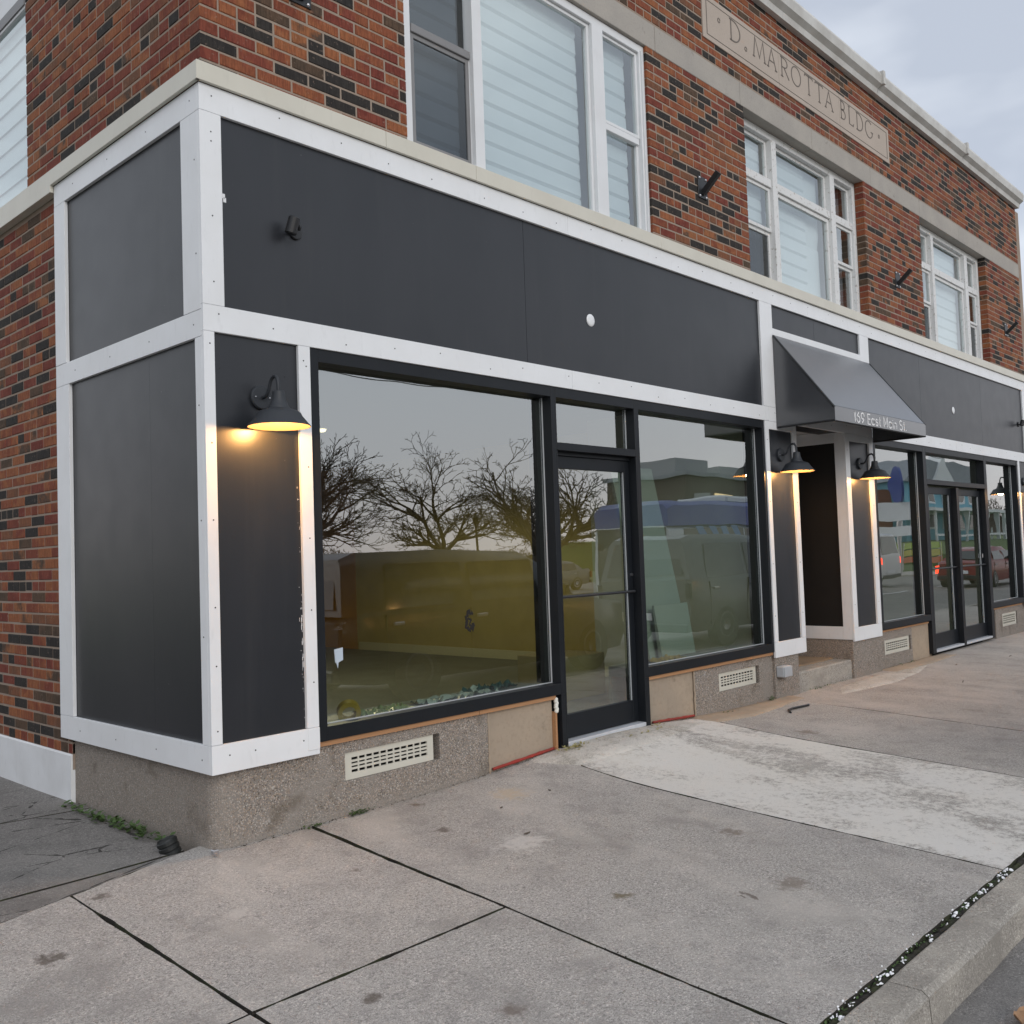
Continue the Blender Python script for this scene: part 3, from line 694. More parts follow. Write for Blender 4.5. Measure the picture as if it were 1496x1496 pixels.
# first window: clean white frames
yw = .075
win, fr = upper_window(1.463, 4.17, [(2.095, 2.185), (3.45, 3.59)], None, 4.06, 5.755, yw, False, 'three-part white window with lowered blinds nearest the corner')
MB().box(1.555, 2.094, yw + .0, yw + .055, 4.13, 4.16).box(1.555, 2.094, yw, yw + .055, 5.66, 5.684).build('rail', M['upvc'], win)
sashframe(win, M['upvc'], 1.533, 2.095, 4.131, 4.935, yw + .012, yw + .04, .022); 
rail(win, M['grey_frame'], 1.556, 2.09, 4.90, 4.955, yw - .004, yw + .03)
sashframe(win, M['grey_frame'], 1.556, 2.088, 4.155, 4.899, yw + .010, yw + .034, .03)
pane(win, 1.56, 2.08, 4.16, 4.90, yw + .02, 'glass_screen'); pane(win, 1.56, 2.08, 4.95, 5.68, yw + .045, 'glass_screen')
pane(win, 2.20, 3.44, 4.15, 5.68, yw + .025); sashframe(win, M['upvc'], 2.186, 3.449, 4.131, 5.684, yw + .005, yw + .045, .028)
sashframe(win, M['upvc'], 3.591, 4.10, 4.131, 4.93, yw + .022, yw + .05, .03); rail(win, M['upvc'], 3.60, 4.09, 4.885, 4.94, yw + .004, yw + .048)
sashframe(win, M['upvc'], 3.5915, 4.099, 4.941, 5.684, yw + .004, yw + .035, .026)
pane(win, 3.62, 4.07, 4.16, 4.89, yw + .04); pane(win, 3.62, 4.07, 4.94, 5.66, yw + .022)
bx('rail', M['upvc'], win, 4.118, 4.126, yw - .034, yw - .021, 4.12, 5.70)
for a, c in ((1.56, 2.07), (2.21, 3.40), (3.62, 4.05)): make_blind(win, a, c, 4.12, 5.72, yw + .11)
# second and third: deeper, peeling paint, fanlights over casements
for (x0, x1, ma, mb_, lab, dk) in ((5.80, 8.58, (6.53, 6.63), (7.90, 8.01), 'peeling white window with fanlights below the carved name', 1), (10.36, 13.02, (11.03, 11.12), (12.38, 12.50), 'peeling white window with fanlights nearest the far end', 2)):
    y = .16
    win, fr = upper_window(x0, x1, [ma, mb_], None, 4.06, 5.755, y, True, lab)
    tz = 5.175
    segs = [(x0 + .071, ma[0] - .001), (ma[1] + .001, mb_[0] - .001), (mb_[1] + .001, x1 - .071)]
    for k, (a, c) in enumerate(segs):
        rail(win, fr, a, c, tz, tz + .085, y - .012, y + .06)
        sashframe(win, fr, a + .001, c - .001, tz + .086, 5.684, y + .03, y + .06, .035)
        pane(win, a + .03, c - .03, tz + .11, 5.66, y + .045)
        if k == 1:
            sashframe(win, fr, a + .001, c - .001, 4.131, tz - .001, y + .01, y + .05, .045); pane(win, a + .04, c - .04, 4.17, tz - .04, y + .03)
            make_blind(win, a, c - .35 if dk == 1 else c, 4.10, 5.72, y + .13, .15)
            if dk == 1: make_blind(win, c - .33, c, 4.10, 5.72, y + .15, .9)
        else:
            zm = 4.68
            sashframe(win, fr, a + .001, c - .001, zm + .03, tz - .001, y + .008, y + .035, .035); pane(win, a + .03, c - .03, zm + .06, tz - .03, y + .02)
            sashframe(win, fr, a + .001, c - .001, 4.131, zm + .029, y + .030, y + .058, .035); pane(win, a + .03, c - .03, 4.16, zm, y + .045, 'glass_screen' if (k == 0 or dk == 2) else 'glass_up')
            if not (k == 2 and dk == 1): make_blind(win, a, c, 4.75, 5.72, y + .12, .13)
            cu = MB()
            n = 14
            for q in range(n): 
                xa = a + (c - a) * q / n; xb = a + (c - a) * (q + 1) / n
                cu.quad((xa, y + .15 + .02 * (q % 2), 4.08), (xb, y + .15 + .02 * ((q + 1) % 2), 4.08), (xb, y + .15 + .02 * ((q + 1) % 2), 4.75 if not (k == 2 and dk == 1) else 5.7), (xa, y + .15 + .02 * (q % 2), 4.75 if not (k == 2 and dk == 1) else 5.7))
            cu.build('curtain', M['curtain'], win)
# side window of the upper floor
sw = MB(); xw = .06
sw.box(xw, xw + .07, 2.435, 2.50, 4.0, 6.0).box(xw, xw + .07, 2.5001, 4.6, 5.50, 6.0).box(xw, xw + .07, 2.5001, 4.6, 4.0, 4.06)
sw = sw.build('window', M['upvc'], bld, .003); sw['label'] = 'side window with white blind above the side wall ledge'
bx('rail', M['grey_frame'], sw, xw - .01, xw - .001, 2.52, 4.6, 5.52, 5.60, .003)
bx('pane', M['glass_up'], sw, xw + .02, xw + .024, 2.50, 4.6, 4.06, 5.50)
b_ = MB()
for k in range(10): b_.quad((xw + .07, 2.46, 4.06 + .15 * k), (xw + .07, 4.6, 4.06 + .15 * k), (xw + .085, 4.6, 4.21 + .15 * k), (xw + .085, 2.46, 4.21 + .15 * k))
b_.build('blind', M['blind'], sw)
bx('interior_wall', M['intwall2'], bld, .5, XE, .9, .95, 3.2, 6.85)
# ================================================================== shopfront cladding
T = .022                                           # trim thickness; white faces at y=0 / x=0, boards behind
def tb(x0, x1, z0, z1, y0=0.0, y1=T, m='trim', name='trim_board'): return bx(name, M[m], bld, x0, x1, y0, y1, z0, z1, .0015)
def sb(y0, y1, z0, z1, x0=0.0, x1=T, m='trim', name='trim_board'): return bx(name, M[m], bld, x0, x1, y0, y1, z0, z1, .0015)
g = .0012
# front, top band in lengths
for a, c in ((0.0, 3.0), (3.0, 6.9), (6.9, 10.6), (10.6, 14.62)): tb(a + (g if a else 0), c - g, 3.855, 3.999)
# front, middle band
for a, c in ((0.0, 2.985), (2.985, 5.875)): tb(a + (g if a else 0), c - g, 2.685, 2.825)
for a, c in ((5.96, 8.44), (8.44, 11.2), (11.2, 14.40)): tb(a + g, c - g, 2.685, 2.825)
# corner posts
tb(0, .125, 2.825 + g, 3.855 - g); tb(0, .062, .551, 2.685 - g)
sb(T + .001, .205, 2.801, 3.855 - g); sb(T + .001, .092, .548, 2.657)
# pilaster one
tb(0, .655, .402, .549); tb(.577, .655, .551, 2.685 - g)
tb(.577, .655, .43, .55 - g, -.004, -.0005)
# pilaster two
tb(5.880, 6.515, .402, .549); tb(5.880, 5.950, .551, 2.684 - g); tb(6.435, 6.515, .551, 2.684 - g); tb(5.951, 6.434, 2.605, 2.684 - g)
tb(5.876, 6.118, 2.827, 3.855 - g); tb(5.876, 5.958, 2.686, 2.825)
# pilaster three
tb(7.650, 8.395, .402, .549); tb(7.650, 7.760, .551, 2.684 - g); tb(8.285, 8.395, .551, 2.684 - g); tb(7.761, 8.284, 2.605, 2.684 - g)
tb(8.175, 8.418, 2.827, 3.855 - g)
tb(6.119, 8.174, 3.552, 3.618)
# pilaster four, at the far end
tb(13.97, 14.62, .402, .549); tb(13.97, 14.05, .551, 2.684 - g); tb(14.54, 14.62, .551, 2.684 - g); tb(14.41, 14.62, 2.686, 3.855 - g)
# side elevation (falls a little lower than the front at mid height)
YS = 1.900
sb(T + .001, YS, 3.855, 3.999); sb(T + .001, YS, 2.659, 2.799); sb(T + .001, YS, .402, .547)
sb(1.735, YS, 2.801, 3.855 - g, -.001); sb(1.70, YS, .549, 2.657, -.001)
bx('trim_board', M['trim'], bld, T, .05, YS - .022, YS + .0, .402, 3.95, .0015)
# dark boards
yp = T + .001
def pb(x0, x1, z0, z1, lab=None):
    o = bx('panel_board', M['panel'], bld, x0, x1, yp, yp + .02, z0, z1)
    if lab: o['label'] = lab
    return o
pb(.05, 2.517, 2.81, 3.87); pb(2.520, 5.90, 2.81, 3.87)
pb(6.10, 7.07, 3.60, 3.87); pb(7.073, 8.20, 3.60, 3.87)
pb(8.40, 10.03, 2.81, 3.87); pb(10.033, 12.4, 2.81, 3.87); pb(12.403, 14.45, 2.81, 3.87)
pb(.03, .60, .53, 2.70, 'scuffed charcoal board under the corner lamp'); pb(5.94, 6.46, .53, 2.70); pb(7.74, 8.30, .53, 2.70); pb(14.0, 14.6, .53, 2.70)
pb(6.10, 8.42, 2.81, 3.60)
for y0, y1, z0, z1 in ((.045, 1.80, 2.78, 3.87), (.045, .6496, .53, 2.68), (.6504, 1.80, .53, 2.68)):
    bx('panel_board', M['panel'], bld, yp, yp + .02, y0, y1, z0, z1)
# scratches of bare board beside the lamp panel
rnd = random.Random(3); sc = MB()
for k in range(44):
    z = rnd.choice([rnd.uniform(.6, 1.3), rnd.gauss(1.0, .07), rnd.gauss(1.0, .10), rnd.gauss(1.15, .05), rnd.uniform(1.3, 1.9)]); x = .577 - abs(rnd.gauss(0, .008)); s = rnd.uniform(.0015, .004) * (1.5 if abs(z - 1) < .12 else .7)
    sc.box(x - s, x, yp - .0008, yp + .001, z, z + rnd.uniform(.003, .035) * (1 if abs(z - 1) < .15 else .4))
o = sc.build('paint_chips', M['trim'], bld); o['kind'] = 'stuff'
b_ = MB()
for x, z in ((.146, 3.43), (.152, 3.41)): b_.box(x - .01, x + .008, yp - .001, yp + .002, z - .012, z + .014)
b_.build('torn_sticker', M['trim'], bld, .001)
# screw heads
sh = MB(); rnd = random.Random(5)
def screw(x, z, y=0.0): sh.lathe([(.0001, -.0012), (.0042, -.0012), (.0046, .001)], (x, y, z), (0, 1, 0), 7)
def screws(x, y, z): sh.lathe([(.0001, -.0012), (.0042, -.0012), (.0046, .001)], (x, y, z), (1, 0, 0), 7)
for x in [.06 + .405 * k for k in range(36)]:
    if x < 14.5:
        screw(x + rnd.uniform(-.05, .05), 3.93 + rnd.uniform(-.03, .03))
        screw(x + rnd.uniform(-.05, .05), 2.755 + rnd.uniform(-.03, .03))
for z in (3.75, 3.70, 3.3, 2.95): screw(.065, z)
for z in (2.62, 2.1, 1.7, 1.25, .95, .62): screw(.035, z)
for z in (2.60, 2.57, 2.0, 1.6, 1.2, .8, .45): screw(.615 + rnd.uniform(-.02, .02), z)
for x in (.10, .25, .55): screw(x, .49)
for x in (.10, .5): screw(x, 2.5, yp)
for z in (2.5, 1.9, 1.3, .8): screw(5.91, z); screw(6.47, z); screw(7.70, z); screw(8.34, z)
for y in (.1, .6, 1.1, 1.6): 
    for z in (3.93, 2.73, .47): screws(0, y, z)
for z in (3.6, 3.1, 2.3, 1.7, 1.1): screws(0, .06, z)
o = sh.build('screw_heads', M['black_metal'], bld); o['kind'] = 'stuff'
# cream fascia capping
def cream(a, c): 
    o = MB().box(a + g, c - g, -.024, -.002, 4.001, 4.104).box(a + g, c - g, -.002, .09, 4.072, 4.104).build('fascia_board', M['cream'], bld, .002); return o
for a, c in ((-.024, 1.24), (1.24, 2.02), (2.02, 4.2), (4.2, 7.4), (7.4, 11.0), (11.0, 14.80)): cream(a, c)
for a, c in ((-.0449, 1.9), (1.9, 6.5)):
    z = 4.001 if c < 2 else 3.955
    MB().box(-.024, -.002, max(a, -.023), c, z, 4.103).box(-.002, .09, max(a, .10), c, 4.071, 4.103).build('fascia_board', M['cream'], bld, .002)
bx('fascia_board', M['cream'], bld, -.002, .032, 1.905, 6.5, 3.956, 4.07)

# ---------------------------------------------------------------- plinth (exposed aggregate) with vent openings
PY = .055
vents = [(.863, 1.597, .200, .362), (4.93, 5.645, .195, .358), (8.57, 9.36, .160, .330), (12.94, 13.67, .150, .345)]
pl = MB()
def rounded_corner(r=.11, n=8): return [(.050 + r - r * math.sin(R(90 * k / n)), PY + r - r * math.cos(R(90 * k / n))) for k in range(n + 1)]
cor = rounded_corner()
pl.prism([(cor[0][0], cor[0][1])] + cor[1:] + [(.048, 1.80), (.30, 1.80), (.30, .30)], 'z', -.20, .43)
for a, c, z0, z1 in split_holes(cor[0][0], 2.036, -.2, .43, vents) + split_holes(4.540, 5.905, -.2, .43, vents) + split_holes(8.395, 9.405, -.2, .43, vents) + split_holes(12.62, 14.75, -.2, .43, vents):
    pass
pl.build('plinth', M['pebble'], bld)
for a0, a1 in ((cor[0][0], 2.036), (4.540, 5.905), (8.395, 9.405), (12.62, 14.75)):
    q_ = MB()
    for a, c, z0, z1 in split_holes(a0, a1, -.2, .43, vents): q_.box(a, c, PY, .25, z0, z1)
    bmesh.ops.remove_doubles(q_.bm, verts=q_.bm.verts, dist=.0002)
    q_.build('plinth', M['pebble'], bld)
pl2 = MB().box(5.906, 6.385, PY - .03, .9, -.2, .43); pl2.build('plinth', M['pebble'], bld, .006)
MB().box(7.66, 8.394, PY - .03, .9, -.2, .43).build('plinth', M['pebble'], bld, .006)
for a, c in ((2.038, 2.690), (3.880, 4.538)):
    n = 14; b = bmesh.new(); rr = []
    for i in range(n + 1):
        rr.append([b.verts.new((a + (c - a) * i / n, PY + .012 + .006 * noise.noise(Vector((a + i, j * 1.7, 2))), -.1 + .53 * j / 10)) for j in range(11)])
    for p, q in zip(rr, rr[1:]):
        for j in range(10): b.faces.new((p[j], q[j], q[j + 1], p[j + 1]))
    bmesh.ops.recalc_face_normals(b, faces=b.faces); me = bpy.data.meshes.new('render_patch'); b.to_mesh(me); b.free(); me.materials.append(M['patch']); me.shade_smooth()
    o = bpy.data.objects.new('render_patch', me); COL.objects.link(o); adopt(o, bld)
    bx('plinth_core', M['patch'], bld, a, c, PY + .02, .25, -.2, .43)
bx('render_patch', M['patch'], bld, 9.407, 10.06, PY + .01, .25, -.2, .43, .004)
# ragged cement edge, timber strips, red sealant, foam
for (a, c) in ((2.02, 2.055), (4.515, 4.55)):
    pts = [(a + .015 + .010 * noise.noise(Vector((a, k * .9, 0))), PY - .001, .0 + .43 * k / 16) for k in range(17)]
    MB().tube(pts, [.007 + .006 * abs(noise.noise(Vector((k * 1.3, a, 3)))) for k in range(17)], 6).build('cement_bead', M['patch'], bld, smooth=True)
def redstrip(a, c, zf):
    pts = [(a + (c - a) * k / 22, PY - .006, zf(a + (c - a) * k / 22)) for k in range(23)]
    MB().tube(pts, [.010 + .010 * abs(noise.noise(Vector((k * .8, a, 9)))) for k in range(23)], 6).build('red_sealant', M['red'], bld, smooth=True)
redstrip(2.06, 2.68, lambda x: gz(x, 0) + .022); redstrip(3.90, 4.50, lambda x: gz(x, 0) + .022)
bx('sill_timber', M['timber'], bld, .657, 1.93, .030, .09, .431, .459); bx('sill_timber', M['timber'], bld, 1.934, 2.70, .030, .09, .431, .459)
bx('sill_timber', M['timber'], bld, 3.835, 5.88, .030, .09, .431, .459); bx('sill_timber', M['timber'], bld, 8.42, 9.94, .040, .09, .431, .450)
bx('sill_timber', M['timber'], bld, 12.5, 13.9, .040, .09, .431, .450)
bx('jamb_timber', M['timber'], bld, 2.693, 2.712, .035, .09, .06, .34)
fo = MB()
for k in range(7): fo.lathe([(.0005, -.016), (.013, -.010), (.017, 0), (.013, .010), (.0005, .016)], (2.707 + .004 * math.sin(k * 2), .036, .345 + .014 * k), (0, 0, 1), 10)
fo.build('expanding_foam', M['foam'], bld, smooth=True)
# white painted base under the side brickwork
n = 40; b = bmesh.new(); rr = []
for i in range(n + 1):
    y = 1.802 + (8.9 - 1.802) * i / n
    rr.append([b.verts.new((x, y, z)) for x, z in ((.3, .299), (.030, .297 + .003 * noise.noise(Vector((y * 6, 0, 0)))), (.022, .288), (.020, .15), (.018, -.2))])
for p, q in zip(rr, rr[1:]):
    for j in range(4): b.faces.new((p[j], q[j], q[j + 1], p[j + 1]))
b.faces.new(rr[0]); bmesh.ops.recalc_face_normals(b, faces=b.faces); me = bpy.data.meshes.new('painted_base'); b.to_mesh(me); b.free(); me.materials.append(M['white_base'])
o = bpy.data.objects.new('painted_base', me); COL.objects.link(o); adopt(o, bld)

# ---------------------------------------------------------------- aluminium shop windows and doors
FY0, FY1, GY = .012, .125, .108
def bar(parent, x0, x1, z0, z1, y0=FY0, y1=FY1, name='frame_bar', m='black_frame'): return bx(name, M[m], parent, x0, x1, y0, y1, z0, z1, .0015)
def shop_window(x0, x1, z0, z1, label, left, right, top=.075, bot=.078):
    """part of the building: frame bars round one big pane"""
    w = bar(bld, x0, x0 + left, z0, z1, name='shop_window'); w['label'] = label
    bar(w, x1 - right, x1, z0, z1); bar(w, x0 + left, x1 - right, z1 - top, z1, FY0 + .001, FY1 - .001); bar(w, x0 + left, x1 - right, z0, z0 + bot, FY0 + .001, FY1 - .001)
    bx('pane', M['glass'], w, x0 + left + .0005, x1 - right - .0005, GY, GY + .006, z0 + bot - .005, z1 - top + .005)
    a, c = x0 + left, x1 - right
    MB().box(c - .004, c - .0002, GY - .014, GY - .004, z0 + bot, z1 - top).box(a + .0002, a + .004, GY - .014, GY - .004, z0 + bot, z1 - top).box(a + .004, c - .004, GY - .012, GY - .004, z0 + bot, z0 + bot + .005).build('gasket', M['seal'], w)
    # inner return of the frame behind the glass
    MB().box(c - .05, c - .0005, GY + .012, .20, z0 + bot, z1 - top).build('inner_jamb', M['black_metal'], w)
    return w
w1 = shop_window(.655, 2.785, .461, 2.684, 'largest shop window, showing bare trees in reflection', .064, .043)
w1t = bar(bld, 2.786, 2.800, 2.225, 2.684, name='transom_window'); w1t['label'] = 'small transom light over the glazed single door'
bar(w1t, 2.801, 3.759, 2.609, 2.684); bar(w1t, 2.801, 3.759, 2.223, 2.279)
bx('pane', M['glass'], w1t, 2.801, 3.759, GY, GY + .006, 2.279, 2.609)
MB().box(3.752, 3.7585, GY - .014, GY - .004, 2.28, 2.608).build('gasket', M['seal'], w1t)
bar(w1t, 3.76, 3.775, 2.225, 2.684)
w2 = shop_window(3.776, 5.879, .461, 2.684, 'shop window between the door and the awning', .044, .040)
# mullions carried to the ground beside the door
def lower_posts(xs, zt, zb_=.05):
    for a, c in xs: bar(bld, a, c, zb_, zt, FY0, FY1 + .02, name='door_post')
lower_posts([(2.742, 2.785), (3.776, 3.820)], .460)
lower_posts([(2.786, 2.800), (3.760, 3.775)], 2.222)
def door(x0, x1, z0, z1, yd, label, hinge='L', bottom=.22):
    s = .062
    d = bar(bld, x0, x0 + s, z0, z1, yd, yd + .045, name='glazed_door'); d['label'] = label
    bar(d, x1 - s, x1, z0, z1, yd, yd + .045); bar(d, x0 + s, x1 - s, z1 - .09, z1, yd + .001, yd + .044); bar(d, x0 + s, x1 - s, z0, z0 + bottom, yd + .001, yd + .044)
    bx('pane', M['glass'], d, x0 + s, x1 - s, yd + .02, yd + .026, z0 + bottom - .003, z1 - .087)
    MB().box(x1 - s - .004, x1 - s - .0002, yd + .010, yd + .018, z0 + bottom, z1 - .09).build('gasket', M['seal'], d)
    zb_ = z0 + 1.03
    MB().tube([(x0 + .03, yd - .001, zb_), (x0 + .03, yd - .035, zb_), (x1 - .03, yd - .035, zb_), (x1 - .03, yd - .001, zb_)], .011, 8).build('push_bar', M['black_metal'], d)
    return d
d1 = door(2.803, 3.757, .118, 2.190, .085, 'black framed single glazed door with slim push bar', bottom=.17)
bar(bld, 2.801, 3.759, 2.192, 2.222, .07, FY1, name='door_head')
bx('threshold', M['alu'], bld, 2.786, 3.775, .015, .20, .082, .112, .003)
MB().lathe([(.0002, 0), (.012, 0), (.012, .012), (.0002, .012)], (3.735, .073, 1.28), (0, 1, 0), 12).build('door_lock', M['steel'], bld)
w3 = shop_window(8.420, 10.052, .461, 2.684, 'shop window right of the awning, reflecting a white van', .066, .085)
w4t = bar(bld, 10.053, 10.07, 2.180, 2.684, name='transom_window'); w4t['label'] = 'transom light over the pair of glazed doors'
bar(w4t, 10.071, 12.339, 2.609, 2.684); bar(w4t, 10.071, 12.339, 2.200, 2.262); bx('pane', M['glass'], w4t, 10.071, 12.339, GY, GY + .006, 2.262, 2.609); bar(w4t, 12.34, 12.36, 2.180, 2.684)
w5 = shop_window(12.361, 13.968, .461, 2.684, 'farthest shop window, reflecting a red car', .085, .06)
lower_posts([(9.975, 10.052), (12.361, 12.43)], .460, .04); lower_posts([(10.053, 10.09), (11.13, 11.22), (12.325, 12.36)], 2.179, .04)
d2 = door(10.092, 11.128, .075, 2.176, .085, 'left leaf of the double glazed doors', bottom=.19)
d3 = door(11.222, 12.323, .075, 2.176, .085, 'right leaf of the double glazed doors', bottom=.19)
bx('threshold', M['alu'], bld, 10.06, 12.36, .015, .20, .045, .072, .003)
MB().box(12.27, 12.31, .072, .085, 1.20, 1.26).build('door_lock', M['steel'], bld, .004)
bx('plinth_core', M['soil'], bld, .3, 14.7, .26, .40, -.2, .055)

# ---------------------------------------------------------------- entry recess under the awning
bx('entry_floor', M['tile'], bld, 6.386, 7.659, .26, 1.9, -.2, .215, .003)
bx('entry_step', M['kerb'], bld, 6.387, 7.659, .050, .257, -.2, .205, .012)
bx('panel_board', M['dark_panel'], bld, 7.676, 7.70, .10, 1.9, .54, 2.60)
bx('trim_board', M['trim'], bld, 7.650, 7.675, T + .002, .125, .42, 2.70, .0015)
bx('trim_board', M['trim'], bld, 7.651, 7.675, .127, 1.9, .42, .560, .0015); bx('trim_board', M['trim'], bld, 7.651, 7.675, .127, 1.9, 2.590, 2.72, .0015)
bx('trim_board', M['trim'], bld, 6.49, 6.514, T + .002, .9, .40, 2.70, .0015)
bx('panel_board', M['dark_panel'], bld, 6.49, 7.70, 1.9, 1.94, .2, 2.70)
bx('soffit', M['trim'], bld, 6.49, 7.70, T + .002, 1.95, 2.725, 2.75)
bx('entry_wall', M['patch'], bld, 7.661, 7.70, .055, 1.9, .2, .40)

# ---------------------------------------------------------------- rooms behind the glass
bx('interior_floor', M['intfloor'], bld, .10, 6.38, .26, 8.9, -.1, .10); bx('interior_floor', M['intfloor'], bld, 6.381, 6.75, 2.2, 8.9, -.1, .10)
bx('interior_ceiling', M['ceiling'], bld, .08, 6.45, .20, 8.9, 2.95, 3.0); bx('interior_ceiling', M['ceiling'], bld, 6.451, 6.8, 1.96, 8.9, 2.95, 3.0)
bx('interior_wall', M['intwall'], bld, 6.70, 6.78, 2.2, 7.55, .10, 2.95); bx('interior_wall', M['glow_wall'], bld, 6.70, 6.78, 7.552, 8.9, .10, 2.95)
bx('interior_wall', M['glow_wall'], bld, .10, 6.70, 8.8, 8.9, .10, 2.95); bx('interior_wall', M['intwall'], bld, .06, .10, .20, 8.9, .10, 2.95)
bx('interior_wall', M['intwall2'], bld, 5.90, 6.44, .26, 2.10, .10, 2.95); bx('interior_wall', M['intwall2'], bld, 5.90, 6.78, 2.101, 2.2, .10, 2.95)
bx('skirting', M['skirt'], bld, 6.684, 6.699, 2.22, 7.5, .10, .22, .002); bx('skirting', M['skirt'], bld, 5.884, 5.899, .46, 2.2, .10, .21, .002)
bx('display_sill', M['intfloor'], bld, .70, 2.74, .135, .42, .44, .52); bx('display_sill', M['intfloor'], bld, 3.83, 5.84, .135, .42, .44, .52)
bx('display_sill', M['intwall2'], bld, .70, 2.70, .42, .45, .10, .52); bx('display_sill', M['intwall2'], bld, 3.86, 5.84, .42, .45, .10, .52)
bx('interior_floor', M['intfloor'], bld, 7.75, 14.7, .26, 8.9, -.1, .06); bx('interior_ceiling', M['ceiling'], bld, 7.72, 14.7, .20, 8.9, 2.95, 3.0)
bx('interior_wall', M['intwall2'], bld, 7.72, 7.76, .20, 8.9, .06, 2.95); bx('interior_wall', M['intwall2'], bld, 7.76, 14.7, 6.0, 6.1, .06, 2.95); bx('interior_wall', M['intwall2'], bld, 14.64, 14.70, .3, 6.0, .06, 2.95)
bx('head_lining', M['black_metal'], bld, .06, 14.7, .045, .30, 2.70, 2.95)
bx('backing_wall', M['mortar'], bld, .06, 14.7, .046, .22, 2.951, 4.05)
bx('backing_wall', M['mortar'], bld, .046, .20, .05, 1.85, .43, 3.98)
bx('backing_wall', M['mortar'], bld, .20, .655, .046, .20, .43, 2.70); bx('backing_wall', M['mortar'], bld, 5.885, 6.489, .046, .20, .43, 2.70)
bx('backing_wall', M['mortar'], bld, 7.701, 8.415, .046, .20, .43, 2.70); bx('backing_wall', M['mortar'], bld, 13.97, 14.745, .046, .20, .43, 2.70)
bx('backing_wall', M['mortar'], bld, 14.62, 14.75, .02, .3, .43, 4.0)
# ================================================================== things fixed to the building
# wall lamps -------------------------------------------------------
def make_lamp():
    root = thing('wall_lamp', 'x', 'wall lamp', (0, 0, 0), 'gooseneck lamps lighting the shopfront')
    MB().lathe([(.0002, -.022), (.060, -.022), (.066, -.015), (.066, 0), (.0002, 0)], (0, 0, 0), (0, 1, 0), 32).build('wall_plate', M['lamp_black'], root)
    o = MB(); o.lathe([(.0002, -.005), (.004, -.004), (.005, 0)], (-.043, -.022, -.0), (0, 1, 0), 10); o.lathe([(.0002, -.005), (.004, -.004), (.005, 0)], (.043, -.022, .0), (0, 1, 0), 10)
    o.build('plate_screw', M['steel'], root)
    pts = [(0, -.02, 0), (0, -.045, -.004), (0, -.07, .010), (0, -.088, .040), (0, -.100, .072), (0, -.118, .092), (0, -.140, .099), (0, -.160, .092), (0, -.172, .070), (0, -.175, .040), (0, -.175, -.0)]
    sm = []
    for a, c in zip(pts, pts[1:]): sm += [Vector(a).lerp(Vector(c), t / 3) for t in range(3)]
    sm.append(Vector(pts[-1]))
    for _ in range(3): sm = [sm[0]] + [(sm[i - 1] + sm[i] * 2 + sm[i + 1]) / 4 for i in range(1, len(sm) - 1)] + [sm[-1]]
    MB().tube(sm, .0095, 12).build('arm', M['lamp_black'], root, smooth=True)
    zc = -.178
    prof = [(.0002, .19), (.030, .19), (.033, .186), (.036, .150), (.050, .112), (.056, .104), (.057, .098), (.100, .082), (.114, .072), (.122, .055), (.164, .004), (.166, 0), (.163, 0), (.160, .003), (.118, .052), (.110, .066), (.056, .088), (.0002, .095)]
    s = MB().lathe(prof, (0, -.175, zc), (0, 0, 1), 48).build('lamp_shade', M['lamp_black'], root, smooth=True)
    s.data.materials.append(M['lamp_inner'])
    for p in s.data.polygons:
        c = p.center; r = math.hypot(c.x, c.y + .175); h = c.z - zc
        inner = (r < .1635 and h < .004) or (p.normal.z < -.2 and h > .004 and ((r > .1 and h < .070) or (h < .096)))
        if inner: p.material_index = 1
    s.data.set_sharp_from_angle(angle=R(32))
    MB().lathe([(.0002, -.045), (.016, -.042), (.026, -.025), (.026, -.012), (.014, .010), (.0002, .012)], (0, -.175, zc + .075), (0, 0, 1), 16).build('bulb', M['bulb'], root, smooth=True)
    ld = bpy.data.lights.new('lamp_light', 'POINT'); ld.energy = LAMP_W; ld.color = (1.0, .50, .16); ld.shadow_soft_size = .04
    lo = bpy.data.objects.new('lamp_light', ld); COL.objects.link(lo); lo.location = (0, -.175, zc + .022); lo.parent = root
    return root
LAMP_W = 17
lamp0 = make_lamp()
for k, (x, lab) in enumerate(((.342, 'lit black gooseneck lamp on the charcoal board nearest the street corner'), (6.196, 'lit black gooseneck lamp just left of the dark entry recess'), (8.05, 'lit black gooseneck lamp just right of the dark entry recess'), (14.28, 'lit black gooseneck lamp at the far end past the last shop window'))):
    l = lamp0 if k == 0 else copy_tree(lamp0)
    l.location = (x, yp - .0, 2.366); l['label'] = lab
# awning -----------------------------------------------------------
aw = thing('awning', 'black canvas wedge awning lettered with the street address over the entry', 'awning', (7.25, -.01, 2.62))
ax0, ax1, zt, zf, zb2, dy = 6.105, 8.40, 3.550, 2.765, 2.632, -.600
def sheet(name, pts, th, m, parent, sub=1):
    n = (Vector(pts[1]) - Vector(pts[0])).cross(Vector(pts[2]) - Vector(pts[0])).normalized() * th
    b = MB(); A = [b.bm.verts.new(p) for p in pts]; B_ = [b.bm.verts.new(Vector(p) + n) for p in pts]
    b.bm.faces.new(A); b.bm.faces.new(B_[::-1])
    for i in range(len(pts)): b.bm.faces.new((A[i], B_[i], B_[(i + 1) % len(pts)], A[(i + 1) % len(pts)]))
    return b.build(name, m, parent)
